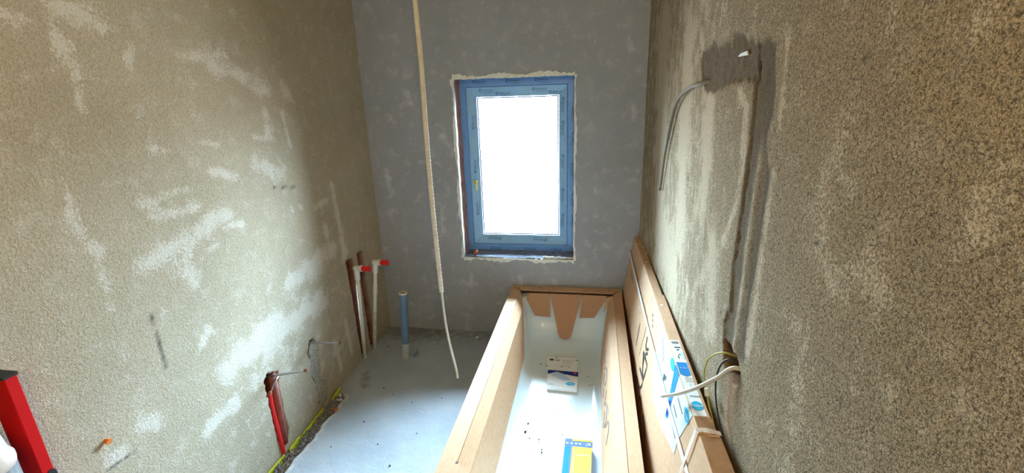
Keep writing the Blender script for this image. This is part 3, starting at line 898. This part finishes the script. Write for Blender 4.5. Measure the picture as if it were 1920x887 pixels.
# ------------------------------------------------------------------ tall carton leaning between tub and right wall
SL = .0215               # runs slightly towards the wall as it comes nearer
def cx(y, z):            # x of the visible face
    base = 1.708 - SL * y
    return base + max(0, (z - .385)) * (.060 / .375)
tall = empty('tall_carton', (1.76, -1.1, 0), 'tall flat cardboard carton on edge between bathtub and right wall', 'carton')
ZT = .76
def slab(name, y0, y1, thick, grow, mat, ztop=ZT, zbot=0.002, bev=.003):
    pts = []
    V_, F_ = [], []
    zs = [zbot, .385, ztop + grow]
    for y in (y0, y1):
        for z in zs:
            V_.append((cx(y, z) - grow, y, z))
        for z in reversed(zs):
            V_.append((cx(y, z) + thick + grow * .6, y, z))
    F_ = [(0, 1, 4, 5), (1, 2, 3, 4), (6, 11, 10, 7), (7, 10, 9, 8)]
    for k in range(6):
        k2 = (k + 1) % 6
        F_.append((k, k + 6, k2 + 6, k2))
    return MB().add(V_, F_).build(name, mat, tall, bevel=bev)
far_body = slab('carton_body', -.93, -.022, .040, 0, C_)
sleeve = slab('carton_sleeve', -1.86, -.925, .044, .0022, C_)
cap = slab('end_cap', -2.16, -1.853, .050, .005, C_, ztop=ZT - .004)
def fpt(s, t, off=.0045):     # point on the face: s along from the far wall, t down from the top edge
    z = ZT + t * .986
    return Vector((cx(-s, z) - off, -s, z))
# lengthwise white strap
def ribbon(name, pts, wdt, mat, parent=tall, off=.0045, th=.0012):
    V_, F_ = [], []
    for i, (s, t) in enumerate(pts):
        for dt in (-wdt / 2, wdt / 2):
            V_.append(fpt(s, t + dt, off)); V_.append(fpt(s, t + dt, off - th))
    for i in range(len(pts) - 1):
        a = i * 4; c = a + 4
        F_ += [(a, a + 2, c + 2, c), (a, c, c + 1, a + 1), (a + 2, a + 3, c + 3, c + 2)]
    return MB().add(V_, F_).build(name, mat, parent)
ribbon('strap', [(.0, -.113), (.4, -.124), (.69, -.13), (.99, -.136), (1.36, -.138), (1.62, -.135), (1.86, -.128), (2.14, -.12)], .019, M['strap'], off=.0085)
# bent clear tape round the far edge, strap across the near end
MB().sheet([fpt(.03, -.36, .001), fpt(.042, -.36, .001), fpt(.045, -.003, .001), fpt(.033, -.003, .001)], (-.001, 0, 0)).build('edge_tape', M['clear_tape'], tall)
# printed outlines and letters (flat ink)
def ink(pts, wdt=.005, mat=M['ink'], off=.0034):
    P = [fpt(s, t, off) for s, t in pts]
    V_, F_ = [], []
    for i, p in enumerate(P):
        d = (P[min(i + 1, len(P) - 1)] - P[max(i - 1, 0)])
        d = d.normalized()
        sd = Vector((-1, 0, .16)).cross(d).normalized() * wdt / 2
        V_ += [p - sd, p + sd]
    for i in range(len(P) - 1):
        F_.append((2 * i, 2 * i + 1, 2 * i + 3, 2 * i + 2))
    return MB().add(V_, F_).build('printed_line', mat, tall)
ink([(.784, -.226), (.805, -.32), (.823, -.41)], .012, off=.0012)
ink([(.918, -.012), (.935, -.122)], .006, off=.0012)
ink([(.938, -.150), (.943, -.201), (.936, -.30), (.928, -.42)], .005)
ink([(.18, -.17), (.226, -.185), (.303, -.188), (.33, -.20)], .010, off=.0012)
ink([(.40, -.33), (.46, -.36)], .006, off=.0012)
ink([(1.245, -.085), (1.246, -.120)], .010)
for t in (-.06, -.075, -.09):
    ink([(1.0 + (t + .06) * -1.5, t), (1.02 + (t + .06) * -1.5, t - .006)], .007)
LW = .013
for s in ([(1.010, -.175), (1.016, -.196), (1.020, -.214), (1.045, -.222), (1.085, -.196)],
          [(1.09, -.215), (1.055, -.240)],
          [(1.007, -.257), (1.045, -.290), (1.086, -.321), (1.132, -.326)],
          [(1.012, -.255), (1.075, -.252), (1.131, -.251), (1.131, -.285), (1.129, -.318)],
          [(1.045, -.262), (1.060, -.292)],
          [(1.013, -.342), (1.065, -.337), (1.127, -.332), (1.128, -.36), (1.112, -.385), (1.069, -.405), (1.02, -.412), (.97, -.420), (.945, -.440)],
          [(1.10, -.445), (1.137, -.418), (1.17, -.423), (1.185, -.440), (1.172, -.468)],
          [(1.24, -.43), (1.30, -.445), (1.33, -.48)]):
    ink([p for p in s], LW, off=.0040)
# white label wrapping from the face over the top
def lab(poly, mat, name, off=.0036, parent=tall):
    return MB().sheet([fpt(s, t, off) for s, t in poly], (-.0006, 0, 0)).build(name, mat, parent)
M['label'] = plain('label_paper', (.60, .76, .84), .8, .03, spec=.15)
lbl = lab([(1.215, -.004), (1.21, -.154), (1.225, -.200), (1.34, -.270), (1.53, -.250), (1.725, -.196), (1.722, -.143), (1.777, -.004)], M['label'], 'label', .0030)
lab([(1.505, -.001), (1.535, -.120), (1.548, -.190), (1.578, -.176), (1.572, -.110), (1.572, -.001)], M['blue'], 'label_stripe', .0040, lbl)
lab([(1.547, -.125), (1.550, -.176), (1.570, -.174), (1.565, -.11)], M['blue_dk'], 'label_stripe', .0047, lbl)
def oval(s, t, a, b2, name, parent):
    return lab([(s + a * math.cos(k), t + b2 * math.sin(k)) for k in np.linspace(0, 2 * PI, 18, endpoint=False)], M['cyan'], name, .0042, parent)
oval(1.735, -.035, .034, .016, 'label_oval', lbl)
oval(1.475, -.022, .034, .018, 'label_oval', lbl)
text_mesh('kolpa', .020, (fpt(1.735, -.035, .0052), (.0215, -1, 0), (.158, 0, .987)), M['paper'], 'label_lettering', lbl)
for s0, s1, t in ((1.62, 1.70, -.055), (1.60, 1.66, -.10), (1.63, 1.70, -.150)):
    lab([(s0, t), (s1, t - .003), (s1, t - .007), (s0, t - .004)], M['ink'], 'label_line', .0042, lbl)
lab([(1.405, -.105), (1.425, -.105), (1.43, -.125), (1.41, -.128)], M['ink'], 'label_mark', .0042, lbl)
lab([(1.432, -.095), (1.442, -.095), (1.446, -.112), (1.436, -.114)], M['ink'], 'label_mark', .0042, lbl)
for k in range(5):
    lab([(1.27 + .018 * k, -.03 - .01 * k), (1.275 + .018 * k, -.03 - .01 * k), (1.276 + .018 * k, -.052 - .01 * k), (1.271 + .018 * k, -.052 - .01 * k)], M['ink_grey'], 'label_line', .0042, lbl)
# the part of the label on the top of the carton
ZL = ZT + .0024
def tpt(s, u, dz=.0):         # u 0..1 across the top
    x0 = cx(-s, ZT) - .0022; return Vector((x0 + u * .0475, -s, ZL + dz))
def ltop(poly, mat, name, dz=.0, parent=None):
    return MB().sheet([tpt(s, u, dz + .0002) for s, u in poly], (0, 0, .0006)).build(name, mat, parent or lt)
lt = ltop([(1.345, .02), (1.345, .80), (1.60, .78), (1.785, .80), (1.785, .02)], M['paper'], 'top_label', 0, tall)
ltop([(1.50, .02), (1.50, .74), (1.575, .74), (1.585, .40), (1.572, .02)], M['blue'], 'label_stripe', .0007)
ltop([(1.738 + .022 * math.cos(k), .42 + .36 * math.sin(k)) for k in np.linspace(0, 2 * PI, 18, endpoint=False)], M['cyan'], 'label_oval', .0007)
text_mesh('kolpa', .016, (tpt(1.738, .42, .0016), (1, 0, 0), (0, 1, 0)), M['paper'], 'label_lettering', lt)
text_mesh('KOLPA', .010, (tpt(1.692, .52, .0010), (1, 0, 0), (0, 1, 0)), M['ink'], 'label_lettering', lt, bold=.0003)
text_mesh('kolpa', .012, (tpt(1.535, .42, .0016), (1, 0, 0), (0, 1, 0)), M['blue_lt'], 'label_lettering', lt)
for k in range(12):
    ltop([(1.355, .18 + .045 * k), (1.355, .18 + .045 * k + (.012 if k % 3 else .03)), (1.372, .18 + .045 * k + (.012 if k % 3 else .03)), (1.372, .18 + .045 * k)], M['ink'], 'barcode_bar', .0007)
for s, a, b2 in ((1.395, .25, .70), (1.412, .35, .55), (1.445, .40, .52)):
    ltop([(s, a), (s, b2), (s + .006, b2), (s + .006, a)], M['ink'], 'label_line', .0007)
ltop([(1.43, .62), (1.43, .76), (1.475, .76), (1.475, .62)], M['blue_lt'], 'label_panel', .0007)
ltop([(1.455, .30), (1.455, .36), (1.475, .36), (1.475, .30)], M['ink'], 'label_mark', .0007)
for u in (.45, .70):
    ltop([(1.622, u), (1.622, u + .03), (1.66, u + .03), (1.66, u)], M['ink_grey'], 'label_line', .0007)
for s in (1.592, 1.602, 1.612):
    ltop([(s, .25), (s, .75), (s + .0015, .75), (s + .0015, .25)], M['ink_grey'], 'label_line', .0007)
# brown tape on the near cap and clear strap across the joint
zc = ZT + .0022
MB().sheet([(cx(-1.87, ZT) - .002, -1.87, zc), (cx(-1.87, ZT) + .052, -1.87, zc), (cx(-2.15, ZT) + .052, -2.15, zc), (cx(-2.15, ZT) - .002, -2.15, zc)], (0, 0, .0009)).build('brown_tape', M['tape'], tall)
MB().sheet([(cx(-1.79, ZT) - .0015, -1.79, ZT + .0026), (cx(-1.79, ZT) + .046, -1.79, ZT + .0026), (cx(-1.845, ZT) + .046, -1.845, ZT + .0026), (cx(-1.845, ZT) - .0015, -1.845, ZT + .0026)], (0, 0, .0008)).build('brown_tape', M['tape'], tall)
V_ = []
stp = [fpt(1.80, -.40, .010), fpt(1.825, -.20, .010), fpt(1.842, -.05, .011), fpt(1.847, .004, .010)]
strip2 = MB()
a = [(p.x, p.y, p.z) for p in stp] + [(cx(-1.85, ZT) + .02, -1.851, ZT + .009), (cx(-1.85, ZT) + .055, -1.858, ZT + .006)]
for p in a:
    V_ += [Vector(p) + Vector((0, .009, 0)), Vector(p) + Vector((0, -.009, 0))]
strip2.add(V_, [(2 * i, 2 * i + 1, 2 * i + 3, 2 * i + 2) for i in range(len(a) - 1)])
strip2.build('tie_band', M['clear_tape'], tall)
for k, (s, u) in enumerate(((.10, .5), (.16, .3), (.22, .65), (.33, .7), (.48, .35), (1.03, .35))):
    MB().sheet([tpt(s, u, -.0022), tpt(s, u + .2, -.0022), tpt(s + .018, u + .2, -.0022), tpt(s + .018, u, -.0022)], (0, 0, .0006 if s < .9 else .003)).build('paint_spot', M['paper'], tall)

# ------------------------------------------------------------------ hanging conduit with cable
hc = empty('hanging_conduit', (.846, -1.2, .42), 'beige corrugated conduit with cable hanging from the ceiling', 'cable')
pts = spline([(.842, -1.2, H), (.846, -1.2, 2.0), (.849, -1.2, 1.80), (.845, -1.2, 1.52), (.846, -1.2, 1.21), (.854, -1.2, .858)], 60)
rad = [.0095 + .0011 * math.sin(i * 2.1) for i in range(len(pts))]
MB().tube(pts, rad, 10).build('conduit', M['conduit'], hc, smooth=True)
pts = spline([(.854, -1.2, .88), (.858, -1.2, .76), (.863, -1.2, .68), (.874, -1.2, .59), (.889, -1.2, .50), (.896, -1.2, .45), (.8965, -1.2, .424)], 6)
MB().tube(pts, .0052, 10).build('cable', M['cable'], hc, smooth=True)
MB().tube([(.8965, -1.2, .426), (.8965, -1.2, .414)], .0056, 10).build('cable_end', M['copper_end'], hc)

# ------------------------------------------------------------------ water pipes in the left slots
def supply(base, topp, label, coupling):
    e = empty('supply_pipe', base, label, 'pipe', 'capped water pipes')
    b2 = Vector(base); t2 = Vector(topp)
    d = (t2 - b2).normalized()
    pip = MB().tube([b2, t2], .0125, 14).build('pipe', M['pvc'], e, smooth=True)
    el = MB().tube([t2 - d * .075, t2 - d * .02, t2 + d * .012], [.0175, .018, .018], 14)
    el.build('elbow_socket', M['pvc'], e, smooth=False)
    out = Vector((1, -.05, .0)).normalized()
    MB().tube([t2 - out * .020, t2 - out * .012, t2 + out * .022, t2 + out * .024, t2 + out * .040], [.012, .018, .018, .021, .021], 14).build('elbow_outlet', M['pvc'], e)
    a0 = t2 + out * .040
    pl = MB().tube([a0 - out * .002, a0 + out * .046], [.016, .0155], 14).build('red_plug', M['red'], e)
    MB().tube([a0 + out * .040, a0 + out * .050], [.0195, .0195], 8).build('plug_rim', M['red'], pl)
    if coupling:
        m_ = b2.lerp(t2, .70)
        MB().tube([m_ - d * .035, m_ + d * .035], .0165, 14).build('coupling', M['pvc'], e)
        m_ = b2.lerp(t2, .30)
        MB().tube([m_ - d * .10, m_ + d * .10], .0128, 12).build('dirty_film', M['pvc_grimy'], e)
    return e
supply((.006, -.44, -.01), (.041, -.452, .652), 'white water pipe with red plug in the slot nearer the bolts', False)
supply((.012, -.312, -.01), (.100, -.312, .642), 'white water pipe with red plug in the slot nearest the far corner', True)

# drain pipe rising from the floor
dp = empty('drain_pipe', (.288, -.39, 0), 'blue-grey drain pipe standing up from the concrete in the corner', 'pipe')
x, y = .288, -.39
ring_v = MB()
n = 20
def cyl_shell(r_out, r_in, z0, z1, x0, y0, x1, y1):
    V_, F_ = [], []
    for (r_, zz, cx_, cy_) in ((r_out, z0, x0, y0), (r_out, z1, x1, y1), (r_in, z1, x1, y1), (r_in, z0, x0, y0)):
        for k in range(n):
            a = 2 * PI * k / n
            V_.append((cx_ + r_ * math.cos(a), cy_ + r_ * math.sin(a), zz))
    for i in range(4):
        j = (i + 1) % 4
        for k in range(n):
            k2 = (k + 1) % n
            F_.append((i * n + k, i * n + k2, j * n + k2, j * n + k))
    return MB().add(V_, F_)
cyl_shell(.0265, .0235, -.02, .462, x - .012, y, x + .018, y).build('pipe', M['grey_pipe'], dp, smooth=False)
cyl_shell(.0275, .022, .460, .472, x + .018, y, x + .0185, y).build('pipe_lip', M['cream'], dp)
cyl_shell(.0285, .024, -.01, .105, x - .012, y, x - .004, y).build('plastic_wrap', M['pipe_wrap'], dp)
MB().tube([(x + .045, y - .005, .008), (x + .07, y + .01, .03), (x + .06, y + .02, .05)], [.012, .010, .004], 7).build('wrap_scrap', M['grey_pipe'], dp)

# threaded rods out of the wall
def rod(y, z, L_, dz, label, nm='threaded_rod'):
    e = empty(nm, (0, y, z), label, 'rod', 'threaded rods on the left wall')
    pts = [(-.03 + (L_ + .03) * k / 40, y, z + dz * k / 40) for k in range(41)]
    MB().tube(pts, [.0052 + .0006 * (k % 2) for k in range(41)], 9).build('rod', M['steel'], e)
    MB().tube([(L_ - .012, y, z + dz), (L_ + .006, y, z + dz)], .0072, 6).build('nut', M['rust'], e)
    return e
rod(-1.285, .413, .19, .052, 'zinc threaded rod above the open chase with the red sleeve')
rod(-.952, .407, .175, .012, 'zinc threaded rod above the mortared chase')
# wire and pipe ends inside the first chase
pe = empty('waste_pipe', (-.015, -1.275, .05), 'red-brown pipe standing in the open wall chase', 'pipe')
MB().tube([(-.014, -1.283, .03), (-.010, -1.278, .20), (-.012, -1.272, .42)], [.021, .020, .019], 12).build('pipe', M['brown_pipe'], pe, smooth=True)
MB().tube(spline([(.004, -1.31, .36), (.012, -1.298, .385), (.014, -1.28, .398), (.010, -1.258, .402), (.006, -1.248, .41)], 5), .004, 6).build('wire_tie', M['steel'], pe)
sl = MB()
pts = spline([(-.006, -1.318, .345), (-.004, -1.322, .26), (.000, -1.322, .16), (.002, -1.320, .05), (.002, -1.318, .0)], 8)
sl.tube(pts, .0105, 10)
tag(sl.build('red_sleeve', M['red_sleeve'], None, (0, -1.31, 0), smooth=True), 'bright red flexible sleeve in the open wall chase', 'sleeve')
tag(link('brick_chip', blob((.006, -1.326, .355), .016, 7, (.6, 1, 1)), M['brick'], None, (.006, -1.326, .34)), 'broken brick chip at the top of the open chase', 'brick')
# mortar left in the second chase
us = axis([(-1.0, -.878, .004)]); vs_ = axis([(.0, .42, .004)])
U, V = np.meshgrid(us, vs_, indexing='ij')
dd = .010 - .012 * fbm(U * 34, V * 26, 3, 99) + .004 * fbm(U * 120, V * 120, 2, 98)
c2b = CHASE2
me = grid_mesh('chase_mortar', us, vs_, lambda u, v: (-dd, u, v), None, keep=lambda u, v: pdist(u, v, c2b) < -.001)
link('chase_mortar', me, M['mortar_lt'], WL)
me = blob((.004, -.985, .365), .02, 33, (.5, .8, 1.4)); link('mortar_lump', me, M['mortar_lt'], WL)

# yellow-green edge strip along the wall foot
def estrip(y0, y1, h0, h1, label, x0=.006):
    n_ = 8
    V_, F_ = [], []
    rr = random.Random(int(abs(y0) * 1000))
    for i in range(n_ + 1):
        t = i / n_; y = y0 + (y1 - y0) * t
        h_ = h0 + (h1 - h0) * t + rr.uniform(-.002, .002)
        xo = x0 + rr.uniform(-.001, .002)
        V_ += [(xo, y, -.04), (xo + .007, y, -.04), (xo + .008, y, h_), (xo + .001, y, h_)]
    for i in range(n_):
        a = i * 4
        for k in range(4):
            F_.append((a + k, a + (k + 1) % 4, a + 4 + (k + 1) % 4, a + 4 + k))
    F_ += [(0, 1, 2, 3), tuple(n_ * 4 + k for k in (3, 2, 1, 0))]
    tag(MB().add(V_, F_).build('edge_strip', M['lime'], None, (.01, (y0 + y1) / 2, -.02)), label, 'foam strip', 'yellow-green edge strips')
estrip(-.88, -.79, .002, .016, 'yellow-green foam edge strip past the mortared chase', .012)
estrip(-1.19, -.965, -.010, -.003, 'yellow-green foam edge strip just before the mortared chase')
estrip(-1.285, -1.20, -.006, .002, 'yellow-green foam edge strip at foot of the red sleeve')
estrip(-1.75, -1.325, -.008, -.002, 'long yellow-green foam edge strip nearest the camera')
# rubble in the trench
rb = MB()
for k in range(620):
    y = random.uniform(-1.72, -.82); ed = .07 - max(0, (y + .86) * .9)
    x = random.uniform(.014, max(.03, ed)); r_ = random.uniform(.003, .010)
    z = -.026 + random.uniform(0, .020)
    c_ = Vector((x, y, z)); a_ = random.uniform(0, PI)
    P = [c_ + Vector((math.cos(a_ + k2 * 2.1), math.sin(a_ + k2 * 2.1), random.uniform(-.5, .5))) * r_ for k2 in range(3)] + [c_ + Vector((0, 0, r_)), c_ - Vector((0, 0, r_))]
    rb.add(P, [(0, 1, 3), (1, 2, 3), (2, 0, 3), (1, 0, 4), (2, 1, 4), (0, 2, 4)])
tag(rb.build('trench_rubble', M['rubble'], None, (.04, -1.25, -.04)), 'grey gravel and rubble filling the trench along the left wall', 'rubble', None, 'stuff')
def stone(c, r_, seed, mat, label, name='rubble_stone', cat='stone', grp=None, sq=(1, 1, .75)):
    tag(link(name, blob(c, r_, seed, sq), mat, None, (c[0], c[1], 0)), label, cat, grp)
stone((.098, -.985, .016), .022, 3, M['brick'], 'brick-coloured chunk with white top beside the trench')
me = blob((.100, -.978, .028), .017, 5, (1, 1, .5))
stone((.055, -.86, .012), .016, 8, M['stone'], 'pale broken mortar flake beside the yellow-green strip')
stone((.075, -.90, .010), .018, 9, M['stone'], 'pale mortar flake lying at the end of the trench', sq=(1.4, .8, .4))
stone((.70, -.10, .008), .010, 12, M['foam'], 'tiny white plaster chip on the floor near the far wall', 'plaster_chip', 'chip')
for i, (x, y, r_) in enumerate([(.62, -1.10, .004), (.57, -1.33, .006), (.60, -1.50, .004), (.50, -.86, .004), (.45, -1.2, .004), (.36, -.8, .004), (.66, -.80, .004), (.28, -.75, .006), (.30, -1.05, .005), (.22, -1.25, .004), (.76, -1.45, .004)]):
    stone((x, y, r_ * .4), r_, 60 + i, M['crumb'], 'small dark crumb on the pale concrete floor', 'floor_crumb', 'crumb', 'crumbs on the concrete floor')
stone((.10, -.29, .006), .008, 41, M['brick'], 'red brick crumb on the floor by the capped pipes', 'brick_crumb', 'crumb')

# ------------------------------------------------------------------ near left: spirit level, ribbed tube, wall plug
lv = empty('spirit_level', (.055, -2.225, 0), 'red spirit level standing upright against the left wall', 'spirit level')
MB().box((.012, -2.241, .004), (.080, -2.213, 1.052)).build('level_body', M['red_paint'], lv, bevel=.002)
MB().box((.010, -2.243, 1.050), (.082, -2.211, 1.058)).build('end_cap', M['black'], lv)
MB().box((.010, -2.243, .0), (.082, -2.211, .006)).build('end_cap', M['black'], lv)
V_ = [(.0806, -2.221 + .011 * math.cos(a), .742 + .020 * math.sin(a)) for a in np.linspace(0, 2 * PI, 16, endpoint=False)]
MB().sheet(V_, (.0008, 0, 0)).build('vial_opening', M['black'], lv)
rtb = empty('ribbed_canister', (.075, -2.345, 0), 'grey ribbed canister with milky plastic top beside the red level', 'canister')
V_, F_ = [], []
nn = 48
for z in (0.0, .865):
    for k in range(nn):
        a = 2 * PI * k / nn
        r_ = .062 + .004 * math.cos(a * 16)
        V_.append((.075 + r_ * math.cos(a), -2.345 + r_ * math.sin(a), z))
F_ = [(k, (k + 1) % nn, nn + (k + 1) % nn, nn + k) for k in range(nn)] + [tuple(range(nn - 1, -1, -1)), tuple(nn + k for k in range(nn))]
MB().add(V_, F_).build('ribbed_body', M['grey_rib'], rtb, smooth=True)
MB().tube([(.075, -2.345, .862), (.075, -2.345, .872), (.075, -2.345, .885), (.075, -2.345, .90), (.075, -2.345, .935), (.075, -2.345, .955), (.075, -2.345, .962)], [.066, .068, .068, .060, .056, .044, .02], 28).build('plastic_top', M['milk'], rtb, smooth=True)
wp = empty('wall_plug', (0, -2.026, .681), 'small orange wall plug poking out of the left wall', 'wall plug')
MB().tube([(-.02, -2.026, .683), (.012, -2.026, .676)], [.006, .007], 8).build('plug_body', M['orange'], wp)
MB().tube([(.010, -2.026, .6765), (.014, -2.026, .6755)], [.010, .010], 8).build('plug_collar', M['orange'], wp)

# ------------------------------------------------------------------ cables on the right wall
ct = [(-1.27, 1.690, .010), (-1.14, 1.678, .014), (-.979, 1.637, .016), (-.879, 1.57, .014), (-.792, 1.457, .012)]
wc = empty('wall_cable', (rwx(-1.0) - .02, -1.0, 1.2), 'grey cable bowing out of the mortar patch on the right wall', 'cable')
P = spline([(rwx(y) - o_, y, z) for y, z, o_ in [(-1.33, 1.70, -.01)] + ct], 8)
MB().tube(P, .0072, 10).build('sheath', M['cable_gr'], wc, smooth=True)
P = spline([(rwx(y) - o_, y, z) for y, z, o_ in [(-.80, 1.468, .012), (-.77, 1.42, .012), (-.738, 1.359, .012), (-.70, 1.27, .010), (-.677, 1.216, .010)]], 6)
MB().tube(P, .0055, 8).build('core', M['cable_gr'], wc, smooth=True)
MB().tube([P[-1], P[-1] + Vector((0, .004, -.012))], .0062, 8).build('core_end', M['copper_end'], wc)
lc = empty('loose_cable', (1.80, -1.75, .8), 'white cable sticking out of the wall hole over the tall carton', 'cable')
P = spline([(rwx(-1.86) + .03, -1.865, .968), (rwx(-1.855) - .01, -1.853, .972), (1.850, -1.80, .903), (1.812, -1.74, .826), (1.775, -1.68, .760), (1.740, -1.623, .707)], 8)
MB().tube(P, .0058, 10).build('sheath', M['cable'], lc, smooth=True)
MB().tube([P[-1], P[-1] + (P[-1] - P[-2]).normalized() * .004], .0050, 10).build('cut_end', M['copper_end'], lc)
yg = empty('earth_wire', (1.87, -1.77, .75), 'yellow-green earth wire dangling from the wall hole', 'wire')
P = spline([(rwx(-1.78) + .03, -1.80, .972), (rwx(-1.77) - .012, -1.765, .965), (1.850, -1.70, .90), (1.848, -1.685, .83), (1.858, -1.72, .77), (1.862, -1.80, .73), (1.860, -1.90, .68)], 8)
MB().tube(P, .0026, 8).build('wire', M['wire_yg'], yg, smooth=True)
MB().tube([(1.853, -1.725, .792), (1.850, -1.715, .812)], [.008, .006], 8).build('connector', M['pvc'], yg)
bw = empty('black_wire', (1.87, -1.8, .75), 'black wire looping down from the wall hole', 'wire')
P = spline([(rwx(-1.80) + .03, -1.81, .965), (rwx(-1.80) - .010, -1.79, .955), (1.858, -1.775, .89), (1.862, -1.79, .81), (1.868, -1.86, .755), (1.868, -1.90, .735), (1.858, -1.88, .70)], 8)
MB().tube(P, .0026, 8).build('wire', M['wire_bk'], bw, smooth=True)
# the paper scrap left in the mortar patch
MB().sheet([(rwx(-1.60) + .004, -1.60, 1.757), (rwx(-1.67) + .004, -1.67, 1.757), (rwx(-1.66) + .004, -1.665, 1.767), (rwx(-1.62) + .004, -1.62, 1.764)], (-.004, 0, 0)).build('white_chip', M['paper'], WR)

# ------------------------------------------------------------------ work lamp behind the camera
bl_ = empty('bare_bulb', (1.72, -3.50, 2.25), 'bare warm bulb hanging from the ceiling behind the viewpoint', 'lamp')
MB().tube([(1.72, -3.50, H), (1.72, -3.50, 2.36)], .004, 8).build('flex', M['wire_bk'], bl_)
MB().tube([(1.72, -3.50, 2.37), (1.72, -3.50, 2.30)], .022, 14).build('lampholder', M['black'], bl_)
MB().tube([(1.72, -3.50, 2.30), (1.72, -3.50, 2.27), (1.72, -3.50, 2.23), (1.72, -3.50, 2.20), (1.72, -3.50, 2.185)], [.018, .034, .045, .036, .012], 16).build('bulb', M['bulb'], bl_, smooth=True)
